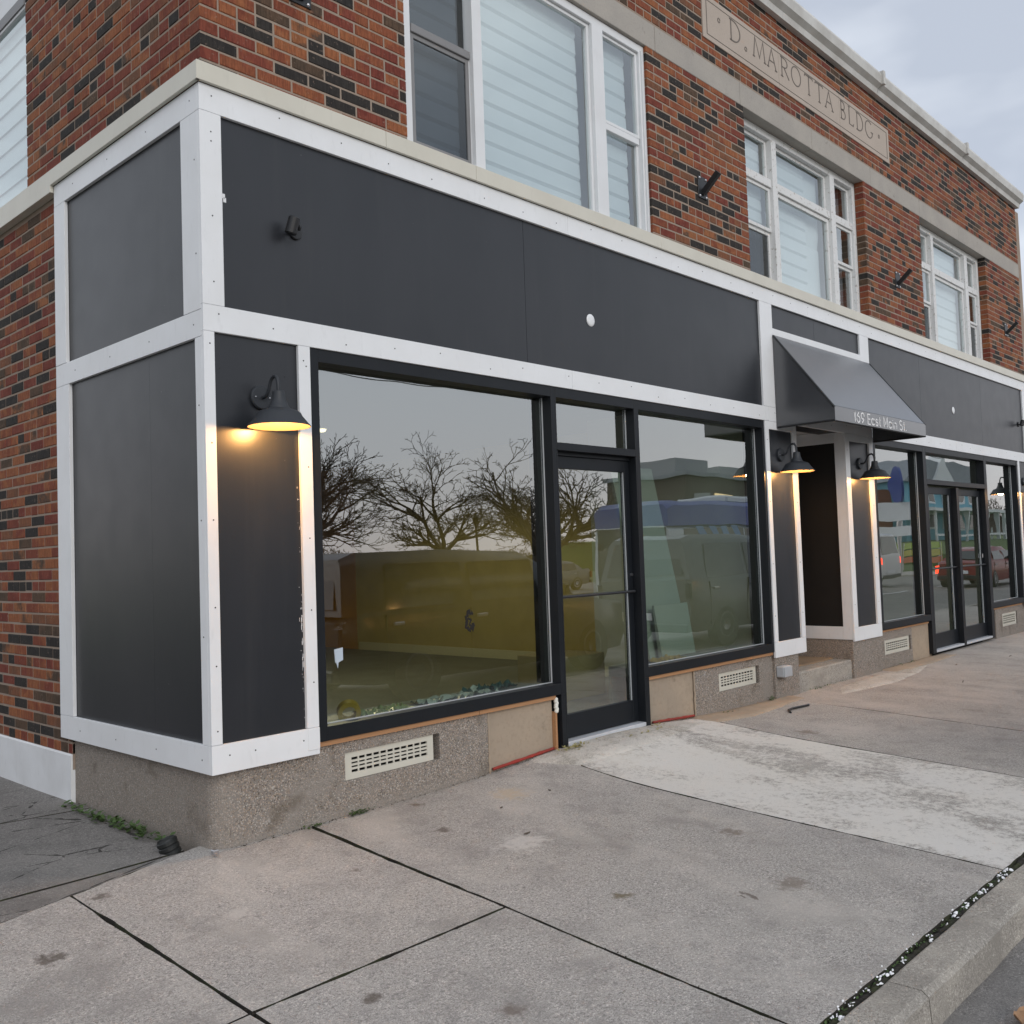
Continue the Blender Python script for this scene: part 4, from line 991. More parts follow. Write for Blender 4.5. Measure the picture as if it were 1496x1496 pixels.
# canvas top sags slightly between the frame tubes
b = bmesh.new(); G = []
for j in range(13):
    v = j / 12; row = []
    for i in range(25):
        u = i / 24; sag = -.016 * math.sin(math.pi * v) * math.sin(math.pi * ((u * 2) % 1.0)) + .005 * noise.noise(Vector((u * 5, v * 2.2, 4))) * math.sin(math.pi * v)
        row.append(b.verts.new((ax0 + (ax1 - ax0) * u, -.003 + (dy + .003) * v + sag * .8, zt + (zf - zt) * v + sag)))
    G.append(row)
for j in range(12):
    for i in range(24): b.faces.new((G[j][i], G[j + 1][i], G[j + 1][i + 1], G[j][i + 1]))
bmesh.ops.recalc_face_normals(b, faces=b.faces); me = bpy.data.meshes.new('canvas_top'); b.to_mesh(me); b.free(); me.materials.append(M['canvas']); me.shade_smooth()
o = bpy.data.objects.new('canvas_top', me); COL.objects.link(o); adopt(o, aw)
sheet('canvas_side', [(ax0, -.003, zt), (ax0, dy, zf), (ax0, dy, zb2), (ax0, -.003, zb2)], .003, M['canvas'], aw)
sheet('canvas_side', [(ax1, -.003, zt), (ax1, dy, zf), (ax1, dy, zb2), (ax1, -.003, zb2)], .003, M['canvas'], aw)
val = sheet('valance', [(ax0, dy, zf), (ax0, dy, zb2), (ax1, dy, zb2), (ax1, dy, zf)], .003, M['canvas'], aw)
fr = MB(); r_ = .011
for p, q in (((ax0, dy + .012, zb2), (ax1, dy + .012, zb2)), ((ax0, dy + .012, zf), (ax1, dy + .012, zf)), ((ax0 + .004, dy, zb2), (ax0 + .004, -.01, zb2)), ((ax1 - .004, dy, zb2), (ax1 - .004, -.01, zb2)),
             ((ax0 + .004, dy, zf - .01), (ax0 + .004, -.01, zt - .012)), ((ax1 - .004, dy, zf - .01), (ax1 - .004, -.01, zt - .012)), ((7.25, dy + .02, zf - .02), (7.25, -.01, zt - .03))): fr.tube([p, q], r_, 8)
fr.build('awning_frame', M['black_metal'], aw)
LIGHT = {  # rounded light lettering, unit height; width, strokes
 '1': (.26, [[(.02, .84), (.18, 1), (.18, 0)]]),
 '6': (.52, [arc(.26, .30, .24, .30, 0, 360, 22), [(.04, .38), (.12, .68), (.36, 1)]]),
 '9': (.52, [arc(.26, .70, .24, .30, 0, 360, 22), [(.49, .62), (.40, .32), (.16, 0)]]),
 'E': (.46, [[(.46, 1), (.05, 1), (.05, 0), (.46, 0)], [(.05, .52), (.42, .52)]]),
 'a': (.52, [arc(.25, .32, .23, .32, 0, 360, 22), [(.48, .64), (.48, 0)]]),
 's': (.38, [arc(.19, .48, .15, .15, 40, 250, 10) + arc(.19, .17, .17, .17, 70, -150, 12)]),
 't': (.30, [[(.15, .92), (.15, .08), (.22, 0), (.28, 0)], [(0, .64), (.29, .64)]]),
 'M': (.70, [[(.04, 0), (.08, 1), (.35, .30), (.62, 1), (.66, 0)]]),
 'i': (.12, [[(.06, 0), (.06, .64)], [(.06, .82), (.06, .88)]]),
 'n': (.46, [[(.05, 0), (.05, .64)], [(.05, .38)] + arc(.24, .42, .19, .22, 170, 0, 10) + [(.43, 0)]]),
 'S': (.50, [arc(.25, .75, .21, .25, 35, 260, 12) + arc(.25, .26, .23, .26, 80, -150, 14)]),
 '.': (.12, [[(.06, 0), (.06, .09)]])}
txt = '169 East Main St.'; hh = .098; tot = 0
for c in txt: tot += .34 if c == ' ' else LIGHT[c][0] + .17
k = (7.865 - 6.52) / tot; x = 6.52
for c in txt:
    if c == ' ': x += .34 * k; continue
    w0, st = LIGHT[c]
    letter('letter', [[(u * k, v * hh) for u, v in q] for q in st], .0125, M['letter'], val, lambda u, v, d, x=x: (x + u, dy - .0045 + d, 2.650 + v), .003)
    x += (w0 + .17) * k
# flag brackets ----------------------------------------------------
def make_bracket():
    root = thing('flag_bracket', 'x', 'bracket', (0, 0, 0), 'black flag brackets on the upper brickwork')
    bx('back_plate', M['black_metal'], root, -.075, .075, -.008, 0, -.10, .10, .002)
    MB().tube([(0, -.006, -.055), (0, -.175, .095)], .033, 4).build('arm', M['black_metal'], root)
    sc_ = MB()
    for a in (-.052, .052):
        for c in (-.082, .082): sc_.lathe([(.0002, -.010), (.007, -.009), (.012, -.003), (.012, 0)], (a, -.008, c), (0, 1, 0), 12)
    sc_.build('bolt', M['steel'], root, smooth=True)
    return root
br0 = make_bracket()
for k, (x, z, lab) in enumerate(((4.975, 4.735, 'black angled flag bracket on the brick pier below the carved name'), (.665, 4.790, 'black flag bracket with bright bolts cut by the top edge near the corner'), (9.49, 4.74, 'black angled flag bracket on the brick pier between the two peeling windows'), (13.86, 4.76, 'farthest black angled flag bracket by the end of the building'))):
    o = br0 if k == 0 else copy_tree(br0); o.location = (x, PF - .001, z); o['label'] = lab
# small security spot fixtures --------------------------------------
def make_spot():
    root = thing('security_spotlight', 'x', 'spotlight', (0, 0, 0), 'small black spotlights on the dark fascia')
    MB().lathe([(.0002, -.016), (.036, -.016), (.040, -.010), (.040, 0), (.0002, 0)], (.035, 0, -.005), (0, 1, 0), 24).build('wall_plate', M['black_metal'], root)
    MB().tube([(.015, -.014, -.01), (-.012, -.045, -.012), (-.03, -.06, -.01)], .009, 8).build('knuckle', M['black_metal'], root)
    MB().lathe([(.0002, -.045), (.030, -.045), (.034, -.040), (.032, .045), (.028, .050), (.0002, .050)], (-.035, -.080, .0), (.15, -.25, 1), 24).build('lamp_head', M['black_metal'], root, smooth=False)
    MB().cyl((-.035 + .035, -.080, 0), .018, .012, (1, 0, 0), 16).build('adjuster', M['black_metal'], root)
    return root
sp0 = make_spot()
for k, (x, z, lab) in enumerate(((.555, 3.335, 'small black spotlight on the fascia above the corner lamp'), (14.16, 3.29, 'small black spotlight at the far right end of the fascia'))):
    o = sp0 if k == 0 else copy_tree(sp0); o.location = (x, yp, z); o['label'] = lab
for k, (x, lab) in enumerate(((3.257, 'round white cover plate on the fascia above the single door'), (11.22, 'round white cover plate on the fascia above the double doors'))):
    o = MB().lathe([(.0002, -.010), (.030, -.009), (.047, -.005), (.049, 0), (.0002, 0)], (x, yp, 3.25), (0, 1, 0), 32).build('cover_plate', M['trim'], smooth=True)
    o.location = (0, 0, 0); tag(o, lab, 'cover plate', 'round white cover plates')
# vent grilles ------------------------------------------------------
labs = ('cream slotted vent grille under the largest shop window', 'cream slotted vent grille under the window left of the awning', 'cream slotted vent grille under the window right of the awning', 'cream slotted vent grille under the farthest shop window')
for (a, c, z0, z1), lab in zip(vents, labs):
    t = thing('vent_grille', lab, 'vent', ((a + c) / 2, PY, z0), 'vent grilles in the pebbled base')
    y = PY + .012 if a < 8 else PY + .006; x1 = c - .045; f = MB()
    xi0, xi1, zi0, zi1 = a + .055, x1 - .05, z0 + .040, z1 - .035
    for p, q, r0, r1 in split_holes(a + .002, x1, z0 + .002, z1 - .002, [(xi0, xi1, zi0, zi1)]): f.box(p, q, y, y + .012, r0, r1)
    f.build('grille_frame', M['vent'] if 'vent' in M else M['cream'], t)
    n = 11; rr = 4; hz_ = (zi1 - zi0) / rr
    for k in range(1, rr): bx('louvre', M['cream'], t, xi0, xi1, y + .002, y + .011, zi0 + hz_ * k - .006, zi0 + hz_ * k + .006)
    for k in range(1, n): 
        xx = xi0 + (xi1 - xi0) * k / n; bx('grille_bar', M['cream'], t, xx - .005, xx + .005, y + .0025, y + .010, zi0, zi1)
    bx('dark_duct', M['soil'], t, a + .001, c - .001, y + .06, y + .08, z0, z1)
# junction box ------------------------------------------------------
t = thing('junction_box', 'grey plastic junction box low on the pebbled base beside the entry step', 'junction box', (5.98, .02, .24))
bx('box_body', M['grey_plastic'], t, 5.915, 6.075, -.055, PY - .030, .215, .318, .008); bx('box_lid', M['grey_plastic'], t, 5.918, 6.072, -.064, -.056, .218, .315, .003)
# drain pipe stub and clip at the corner ------------------------------
t = thing('drain_pipe', 'short black corrugated drain pipe end poking out by the corner', 'pipe', (-.11, .30, 0))
c0 = Vector((-.085, .275, -.02)); ax_ = Vector((-.26, .16, .9)).normalized()
pr = [(.0002, 0)]
for k in range(3): pr += [(.049, k * .028), (.053, k * .028 + .005), (.053, k * .028 + .022), (.049, k * .028 + .026)]
MB().lathe(pr + [(.046, .088), (.042, .082), (.0002, .080)], c0, ax_, 24).build('pipe_wall', M['blacktube'], t)
t = tag(bx('metal_clip', M['steel'], None, -.012, .018, -.02, .012, gz(0, 0) + .012, gz(0, 0) + .036, .003), 'tiny bright metal clip at the foot of the pebbled corner', 'clip')
# ceiling light of the left room; the right room's one is added to brighten it
for x, y, e, lab in ((3.70, 4.16, 62, 'lit warm ceiling light seen high at the left edge of the largest window'), (11.0, 3.2, 20, 'added warm light brightening the room behind the double doors')):
    t = thing('ceiling_light', lab, 'ceiling light', (x, y, 2.95), 'interior ceiling lights')
    MB().lathe([(.0002, 0), (.06, 0), (.065, -.015), (.06, -.025), (.05, -.025)], (x, y, 2.949), seg=24).build('fitting', M['upvc'], t)
    MB().lathe([(.05, -.024), (.045, -.045), (.03, -.055), (.0002, -.06)], (x, y, 2.949), seg=24).build('diffuser', M['ceil_lit'], t, smooth=True)
    ld = bpy.data.lights.new('ceiling_light_source', 'SPOT'); ld.spot_size = R(165); ld.spot_blend = .4; ld.energy = e * 1.5; ld.color = (1, .80, .48); ld.shadow_soft_size = .08
    lo = bpy.data.objects.new('ceiling_light_source', ld); COL.objects.link(lo); lo.location = (x, y, 2.78)
    lo.parent = t; lo.matrix_parent_inverse = Matrix.Translation(-t.location)
# objects lying inside the windows -------------------------------------
t = thing('spray_bottle', 'blue spray bottle standing in the left corner of the largest window', 'bottle', (.80, .20, .52))
MB().lathe([(.0002, 0), (.034, 0), (.036, .01), (.036, .085), (.022, .11), (.012, .125), (.012, .14), (.0002, .14)], (.80, .20, .521), seg=20).build('bottle_body', mat('blue_plastic', (.03, .30, .48), .3), t, smooth=True)
MB().lathe([(.0002, 0), (.015, 0), (.015, .03), (.0002, .03)], (.80, .20, .662), seg=12).build('cap', mat('pale_cap', (.5, .6, .6), .4), t)
t = thing('tape_roll', 'yellow roll of tape leaning inside the largest window', 'tape', (1.03, .22, .52))
b = MB(); b.lathe([(.042, -.025), (.070, -.025), (.070, .025), (.042, .025), (.042, -.025)], (1.03, .23, .560), (.55, 1, .35), 28).build('tape_ring', mat('yellow_tape', (.45, .30, .04), .5), t)
def crumple(name, lab, cat, x0, x1, y0, y1, z, h, m, seed):
    b = bmesh.new(); n = 22; mm = 8; G = []
    for j in range(mm + 1):
        G.append([b.verts.new((x0 + (x1 - x0) * i / n, y0 + (y1 - y0) * j / mm + .01 * noise.noise(Vector((i, j, seed))), z + h * abs(noise.noise(Vector((i * .45, j * .5, seed * 3.1)))) * 1.6 + .002)) for i in range(n + 1)])
    for j in range(mm):
        for i in range(n): b.faces.new((G[j][i], G[j][i + 1], G[j + 1][i + 1], G[j + 1][i]))
    me = bpy.data.meshes.new(name); b.to_mesh(me); b.free(); me.materials.append(m); o = bpy.data.objects.new(name, me); COL.objects.link(o)
    return tag(o, lab, cat)
crumple('plastic_sheet', 'crumpled pale green plastic sheet on the sill beside the tape roll', 'plastic sheet', 1.12, 1.50, .15, .32, .521, .035, mat('pale_green_film', (.30, .36, .20), .35), 1)
crumple('plastic_bag', 'crumpled white plastic bag on the window sill near the middle', 'plastic bag', 1.60, 2.25, .15, .34, .521, .045, mat('white_film', (.42, .46, .48), .35), 2)
crumple('cleaning_cloth', 'blue and dark cleaning cloth at the right of the sill', 'cloth', 2.05, 2.55, .24, .36, .521, .05, mat('blue_green_cloth', (.04, .10, .12), .8), 3)
crumple('cleaning_rag', 'yellow rag lying behind the glass left of the awning', 'cloth', 4.15, 4.60, .15, .34, .521, .035, mat('ochre_cloth', (.40, .27, .06), .8), 5)
b = MB(); ring_ = []
for k in range(17):
    a = R(40 + 19 * k); rr = 1 + .22 * math.sin(k * 2.3) + .10 * math.sin(k * 5.1)
    ring_.append((1.945 + .034 * rr * math.cos(a), GY - .003, 1.040 + .062 * rr * math.sin(a)))
b.tube(ring_, [.009 + .006 * abs(math.sin(k * 1.7)) for k in range(17)], 5); b.tube([(1.93, GY - .003, 1.06), (1.955, GY - .003, 1.045), (1.940, GY - .003, 1.02), (1.962, GY - .003, 1.0), (1.99, GY - .003, 1.01)], [.008, .010, .008, .010, .006], 5)
for v in b.bm.verts: v.co.y = GY - .003 + (v.co.y - GY + .003) * .15
o = b.build('black_sticker', M['soil'])
tag(o, 'ragged black sticker on the glass of the largest shop window', 'sticker')
o = MB().prism([(.845, .955), (.905, .962), (.905, .89), (.872, .878), (.868, .845), (.858, .875), (.850, .88)], 'y', GY - .004, GY - .001).build('torn_sticker', mat('pale_blue_sticker', (.50, .58, .66), .5))
tag(o, 'torn pale blue sticker low at the left of the largest shop window', 'sticker')
t = tag(MB().prism([(.50, .522), (.44, .522), (.80, 2.25), (.82, 2.25)], 'x', 4.45, 5.10).build('drywall_sheet', M['drywall']), 'tall grey-green drywall sheet leaning inside the window left of the awning', 'drywall sheet', 'drywall sheets')
t = tag(MB().prism([(.40, .523), (.36, .523), (.43, .98), (.45, .98)], 'x', 4.52, 5.05).build('drywall_sheet', M['drywall']), 'low drywall offcut leaning in front of the tall sheet', 'drywall sheet', 'drywall sheets')
t = tag(bx('cardboard_box', mat('cardboard', (.42, .34, .20), .8), None, 4.3, 4.9, 1.3, 1.9, .101, .50, .004), 'plain cardboard box on the floor behind the single door', 'box')

# ================================================================== loose bits on the ground
def leaves(name, label, cat, spots, m, size, seed, up=.7, kind='stuff'):
    rnd = random.Random(seed); b = MB()
    for (x, y, z, n, sx_, sy_, hgt) in spots:
        for k in range(n):
            px, py = x + rnd.gauss(0, sx_), y + rnd.gauss(0, sy_); s = size * rnd.uniform(.6, 1.3); a = rnd.uniform(0, 6.28); t = rnd.uniform(.1, up)
            c = Vector((px, py, z + rnd.random() * hgt)); d = Vector((math.cos(a), math.sin(a), t)).normalized(); w = Vector((-math.sin(a), math.cos(a), rnd.uniform(-.3, .3))) * .32
            p = [c, c + d * s * .5 + w * s, c + d * s, c + d * s * .5 - w * s]
            b.quad(*p)
    o = b.build(name, m); tag(o, label, cat, None, kind); return o
spots = [(-.05 + .02 * math.sin(k), .42 + .045 * k, -.004, 14 if 4 < k < 20 else 6, .018, .022, .035) for k in range(30)]
leaves('weeds', 'low green weeds along the foot of the side wall', 'weeds', spots, M['weed'], .034, 4)
leaves('weeds', 'small green weed tuft at the foot of the pebbled front base', 'weeds', [(.93, .03, gz(.93, 0) + .002, 70, .05, .010, .02), (.62, .02, gz(.62, 0), 25, .03, .008, .015), (4.95, -.02, gz(4.9, 0), 30, .06, .012, .02), (5.80, .02, gz(5.8, 0), 34, .03, .008, .05), (6.9, .02, .0, 40, .25, .01, .02), (9.2, .02, 0, 40, .22, .01, .025)], M['weed'], .022, 5)
leaves('dead_leaves', 'yellow-brown leaf litter beside the single door post', 'leaves', [(2.78, -.045, gz(2.8, 0) + .012, 90, .09, .022, .02), (3.5, -.16, gz(3.5, -.1) + .010, 26, .2, .02, .008), (3.85, -.01, gz(3.85, 0) + .01, 14, .03, .02, .01)], M['weed2'], .026, 6, .5)
spots = []; rnd = random.Random(11)
def joint_moss(): 
    return [(x, -3.008, -.10, 5, .02, .004, .008) for x in [.35 + .035 * k for k in range(58)]]
leaves('moss', 'moss growing in the joint behind the kerb', 'moss', joint_moss(), M['weed'], .012, 7, 1.0)
b = bmesh.new(); rnd = random.Random(12); rows = []
for k in range(700):
    x = -3 + k * .012
    rows.append([b.verts.new((x, y, z + .012 * noise.noise(Vector((x * 30, y * 60, 2))) + .006 * rnd.random())) for y, z in ((-2.985, -.13), (-3.005, -.103), (-3.020, -.098), (-3.034, -.104), (-3.055, -.14))])
for p, q in zip(rows, rows[1:]):
    for k in range(4): b.faces.new((p[k], q[k], q[k + 1], p[k + 1]))
bmesh.ops.recalc_face_normals(b, faces=b.faces); me = bpy.data.meshes.new('joint_dirt'); b.to_mesh(me); b.free(); me.materials.append(M['jdirt'])
o = bpy.data.objects.new('joint_dirt', me); COL.objects.link(o); tag(o, 'black dirt packed in the joint behind the kerb', 'dirt', None, 'stuff')
# snow or salt clumps in the kerb joint
b = bmesh.new(); rnd = random.Random(13)
clumps = [(2.36, .030), (2.30, .022), (2.24, .030), (2.12, .020), (2.02, .034), (1.92, .018), (1.83, .030), (1.66, .026), (1.55, .014), (1.38, .030), (1.12, .016), (.98, .024), (.88, .026), (.80, .016), (.66, .014), (.56, .020)]
for x, s in clumps:
    for k in range(6):
        c = Vector((x + rnd.gauss(0, s * .8), -3.018 + rnd.gauss(0, .008), -.093 + rnd.uniform(-.004, .004))); q = s * rnd.uniform(.12, .34)
        bmesh.ops.create_icosphere(b, subdivisions=2, radius=1, matrix=Matrix.Translation(c) @ Matrix.Diagonal((q * rnd.uniform(.9, 1.8), q * rnd.uniform(.6, 1), q * .55, 1)))
for k in range(40):
    x = rnd.uniform(.4, 2.4); q = rnd.uniform(.002, .004)
    bmesh.ops.create_icosphere(b, subdivisions=1, radius=1, matrix=Matrix.Translation((x, -3.0 + rnd.gauss(0, .014), gz(x, -3) + .003)) @ Matrix.Diagonal((q * 1.5, q, q * .6, 1)))
for v in b.verts: v.co += Vector((noise.noise(v.co * 70), noise.noise(v.co * 75 + Vector((9, 0, 0))), noise.noise(v.co * 60))) * .006
me = bpy.data.meshes.new('snow'); b.to_mesh(me); b.free(); me.materials.append(M['snow'])
o = bpy.data.objects.new('snow', me); COL.objects.link(o); tag(o, 'small white clumps of snow lying in the kerb joint', 'snow', None, 'stuff')
# grit and chips over the slabs
b = bmesh.new(); rnd = random.Random(17)
for k in range(260):
    x = rnd.uniform(-1.2, 5.5); y = rnd.uniform(-2.9, -.05); s = rnd.uniform(.0015, .0045)
    bmesh.ops.create_icosphere(b, subdivisions=1, radius=1, matrix=Matrix.Translation((x, y, gz(x, y) + s * .4)) @ Matrix.Diagonal((s * 1.5, s, s * .6, 1)))
me = bpy.data.meshes.new('grit'); b.to_mesh(me); b.free(); me.materials.append(M['cement'])
o = bpy.data.objects.new('grit', me); COL.objects.link(o); tag(o, 'scattered pale grit and mortar crumbs on the pavement', 'grit', None, 'stuff')
# dirt crumbs and leaf bits caught along the slab joints
spots = []
for J, y0, y1 in ((J1, .05, -2.95), (J2, .0, -2.9), (J4, -.3, -2.95), (J5, -.3, -2.95), (J6, -.1, -2.9)):
    for k in range(46):
        y = y0 + (y1 - y0) * k / 46; spots.append((X(J, y), y, gz(X(J, y), y) - .004, 2 if k % 5 else 7, .006, .02, .003))
for k in range(30): spots.append((-.73 + 1.2 * k / 30, -1.56, gz(0, -1.56) - .004, 2 if k % 4 else 6, .02, .005, .003))
leaves('leaf_crumbs', 'dark crumbs of dirt and leaf caught in the slab joints', 'debris', spots, M['crumb'], .009, 41, .4)
for k in range(60): pass
leaves('leaf_crumbs', 'dirt and moss gathered along the foot of the pebbled base', 'debris', [(x_, .035, gz(x_, 0) + .002, 9, .035, .008, .006) for x_ in [.15 + .07 * k for k in range(82)]], M['crumb'], .012, 42, .5)
# dark twigs
for k, (x, y, l, a) in enumerate(((1.55, -.52, .035, .6), (1.30, -.95, .055, .2), (2.0, -.50, .02, 1.4), (9.4, -.45, .09, .1), (8.1, -.95, .16, .2), (10.6, -.7, .14, .1))):
    z = gz(x, y) + .006; pts = [(x + l * (t - .5) * math.cos(a), y + l * (t - .5) * math.sin(a) + .006 * math.sin(t * 5 + k), z) for t in (0, .25, .5, .75, 1)]
    o = MB().tube(pts, [.002, .004, .005, .004, .002], 5).build('twig', M['bark']); tag(o, ('short dark twig on the slab below the vent grille', 'dark curled twig on the middle of the front slab', 'tiny dark twig near the whitened slab', 'dark twig on the far pavement near the double doors', 'flat brown twig on the far pavement before the entry', 'long thin twig on the far pavement below the last window')[k], 'twig', 'twigs on the pavement')
o = MB().tube([(5.35, -.40, gz(5.4, -.4) + .004), (5.42, -.345, gz(5.4, -.35) + .012), (5.50, -.335, gz(5.5, -.34) + .014), (5.78, -.36, gz(5.8, -.36) + .012)], .011, 6).build('rubber_strip', M['black_metal'])
tag(o, 'bent black rubber strip lying on the pavement near the junction box', 'rubber strip')
# crumpled leaf in the gutter
b = bmesh.new(); G = []; rnd = random.Random(2)
for j in range(7):
    row = []
    for i in range(9):
        u, v = i / 8 - .5, j / 6 - .5; w = math.sqrt(max(0, 1 - (2 * u) ** 2)); 
        row.append(b.verts.new((1.165 + u * .13, -3.42 + v * w * .085, -.214 + .030 * abs(noise.noise(Vector((i * .7, j * .8, 4)))) * 1.5 + .012 * (2 * v) ** 2 + .004)))
    G.append(row)
for j in range(6):
    for i in range(8): b.faces.new((G[j][i], G[j][i + 1], G[j + 1][i + 1], G[j + 1][i]))
me = bpy.data.meshes.new('dead_leaf'); b.to_mesh(me); b.free(); me.materials.append(M['leafdry']); me.shade_smooth()
o = bpy.data.objects.new('dead_leaf', me); COL.objects.link(o); tag(o, 'crumpled dry brown leaf in the gutter below the kerb', 'leaf')
# ================================================================== across the street (seen in the shop glass)
tag(bx('far_kerb', M['kerb'], None, -60, 160, -13.4, -13.2, -.31, -.15), 'kerb on the opposite side of the road', kind='structure')
tag(bx('far_sidewalk', M['conc_d'], None, -60, 160, -15.2, -13.4, -.31, -.16), 'opposite pavement', kind='structure')
mk = MB()
for k in range(30): mk.box(-20 + k * 6, -17 + k * 6, -8.25, -8.13, -.222, -.218)
tag(mk.build('lane_markings', M['trim']), 'white broken centre line on the road', kind='structure')
tag(bx('parking_lot', M['road'], None, -20, 42, -40, -19, -.32, -.20), 'grey open parking area beyond the opposite grass strip', kind='structure')
def loft(name, secs, m, parent, smooth=True, caps=True):
    """secs: list of closed rings of equal length"""
    b = bmesh.new(); V = [[b.verts.new(p) for p in s] for s in secs]; n = len(V[0])
    for a, c in zip(V, V[1:]):
        for k in range(n): b.faces.new((a[k], a[(k + 1) % n], c[(k + 1) % n], c[k]))
    if caps: b.faces.new(V[0][::-1]); b.faces.new(V[-1])
    bmesh.ops.recalc_face_normals(b, faces=b.faces); me = bpy.data.meshes.new(name); b.to_mesh(me); b.free(); me.materials.append(m)
    if smooth: me.shade_smooth(); me.set_sharp_from_angle(angle=R(40))
    o = bpy.data.objects.new(name, me); COL.objects.link(o); adopt(o, parent); return o
def vehicle(name, label, cat, col, L, Wd, prof_low, prof_roof, wheels, loc, rot, wr=.34, lit=False, glassband=None, roofm=None, darkrim=False):
    """profiles along x (0 = nose): low = [(x, z_bottom, z_belt)], roof = [(x, z)] greenhouse outline"""
    root = thing(name, label, cat, (0, 0, 0)); pm = paint(name + '_paint', col)
    h = Wd / 2; secs = []
    for x, zb_, zt_, w in prof_low:
        hw = h * w
        secs.append([(x, -hw * .92, zb_), (x, -hw, zb_ + .18), (x, -hw, (zb_ + zt_) / 2), (x, -hw * .985, zt_ - .06), (x, -hw * .955, zt_), (x, hw * .955, zt_), (x, hw * .985, zt_ - .06), (x, hw, (zb_ + zt_) / 2), (x, hw, zb_ + .18), (x, hw * .92, zb_)])
    loft('body', secs, pm, root)
    belt = prof_low[len(prof_low) // 2][2]; secs = []
    for x, z, xb in prof_roof:
        secs.append([(xb, -h * .945, belt - .03), ((x * 2 + xb) / 3, -h * .80, z - .10 if z > belt + .15 else z), (x, -h * .70, z), (x, h * .70, z), ((x * 2 + xb) / 3, h * .80, z - .10 if z > belt + .15 else z), (xb, h * .945, belt - .03)])
    loft('cabin', secs, pm if roofm is None else roofm, root)
    x0 = prof_roof[0][2]; x1 = prof_roof[-1][2]; zr = max(p[1] for p in prof_roof)
    for s in (-1, 1):
        for (a, c) in (glassband or [(.18, .5), (.53, .85)]):
            xa, xb = x0 + (x1 - x0) * a, x0 + (x1 - x0) * c; yb_, yt = s * (h * .935 + .004), s * (h * .822 + .008)
            ins = .12 * (1 if a < .3 else 0); ins2 = .10 * (1 if c > .75 else 0)
            w_ = MB(); w_.quad((xa, yb_, belt + .02), (xb, yb_, belt + .02), (xb - ins2, yt, zr - .16), (xa + ins, yt, zr - .16)); w_.build('side_window', M['carglass'], root)
        for fx in (.52, .86):
            xs_ = x0 + (x1 - x0) * fx; bx('door_seam', M['black_metal'], root, xs_ - .006, xs_ + .006, s * h * .985, s * (h + .004), .42, belt - .04)
            bx('door_handle', M['rim'], root, xs_ - .26, xs_ - .10, s * h * .985, s * (h + .03), belt - .17, belt - .13, .008)
        bx('wing_mirror', M['black_metal'], root, x0 + .42, x0 + .56, s * h * .97, s * (h + .20), belt + .02, belt + .20, .03)
    # windscreen and rear screen stand just proud of the cabin ends
    (xf, zf_, xfb), (xf2, zf2, _) = prof_roof[0], prof_roof[1]
    w_ = MB(); w_.quad((xfb + .02 - .012, -h * .80, belt + .05), (xfb + .02 - .012, h * .80, belt + .05), (xf - .03, h * .66, zr - .14), (xf - .03, -h * .66, zr - .14)); w_.build('windscreen', M['carglass'], root)
    xr, zr_, xrb = prof_roof[-1]
    w_ = MB(); w_.quad((xrb + .012, -h * .80, belt + .05), (xrb + .012, h * .80, belt + .05), (xr + .02, h * .66, zr - .14), (xr + .02, -h * .66, zr - .14)); w_.build('rear_screen', M['carglass'], root)
    for wx in wheels:
        for s in (-1, 1):
            t = MB().lathe([(.10, -.11), (wr * .62, -.11), (wr, -.09), (wr, .09), (wr * .62, .11), (.10, .11)], (wx, s * (h - .10), wr), (0, 1, 0), 24).build('wheel', M['tyre'], root)
            MB().lathe([(.001, s * .09), (wr * .25, s * .105), (wr * .60, s * .112), (wr * .62, s * .10)], (wx, s * (h - .10), wr), (0, 1, 0), 18).build('rim', M['rim'] if not darkrim else M['carglass'], t)
    e = prof_low[-1][0]; zb_ = prof_low[-1][2]
    for s in (-1, 1):
        bx('tail_light', M['tail'] if lit else (M['carglass'] if darkrim else paint('red_lens', (.25, .02, .02))), root, e - .05, e + .012, s * h * .93 - .05, s * h * .93 + .05, zb_ - .32, zb_ - .05, .01)
        bx('headlight', M['lampwhite'], root, -.01, .06, s * h * .75 - .12, s * h * .75 + .12, .62, .76, .01)
    bx('number_plate', M['trim'], root, e + .005, e + .02, -.22, .22, .50, .62)
    bx('bumper', M['black_metal'], root, e - .06, e + .05, -h * .9, h * .9, .32, .46, .02)
    root.rotation_euler = (0, 0, rot); root.location = loc
    return root
SUVL = [(0, .35, .80, .80), (.15, .28, .92, .93), (1.0, .24, 1.02, 1), (2.4, .24, 1.06, 1), (3.9, .26, 1.08, 1), (4.45, .30, 1.06, .96), (4.60, .42, .98, .88)]
SUVR = [(1.75, 1.60, 1.15), (2.1, 1.72, 1.7), (3.2, 1.76, 2.9), (4.05, 1.70, 3.9), (4.32, 1.62, 4.50)]
SEDL = [(0, .32, .66, .82), (.15, .26, .78, .94), (1.2, .22, .92, 1), (2.4, .22, .96, 1), (3.8, .24, .98, 1), (4.4, .28, .96, .95), (4.55, .40, .88, .88)]
SEDR = [(1.85, 1.32, 1.15), (2.1, 1.40, 1.7), (2.8, 1.44, 2.6), (3.4, 1.36, 3.5), (3.6, 1.28, 4.05)]
zr = -.222
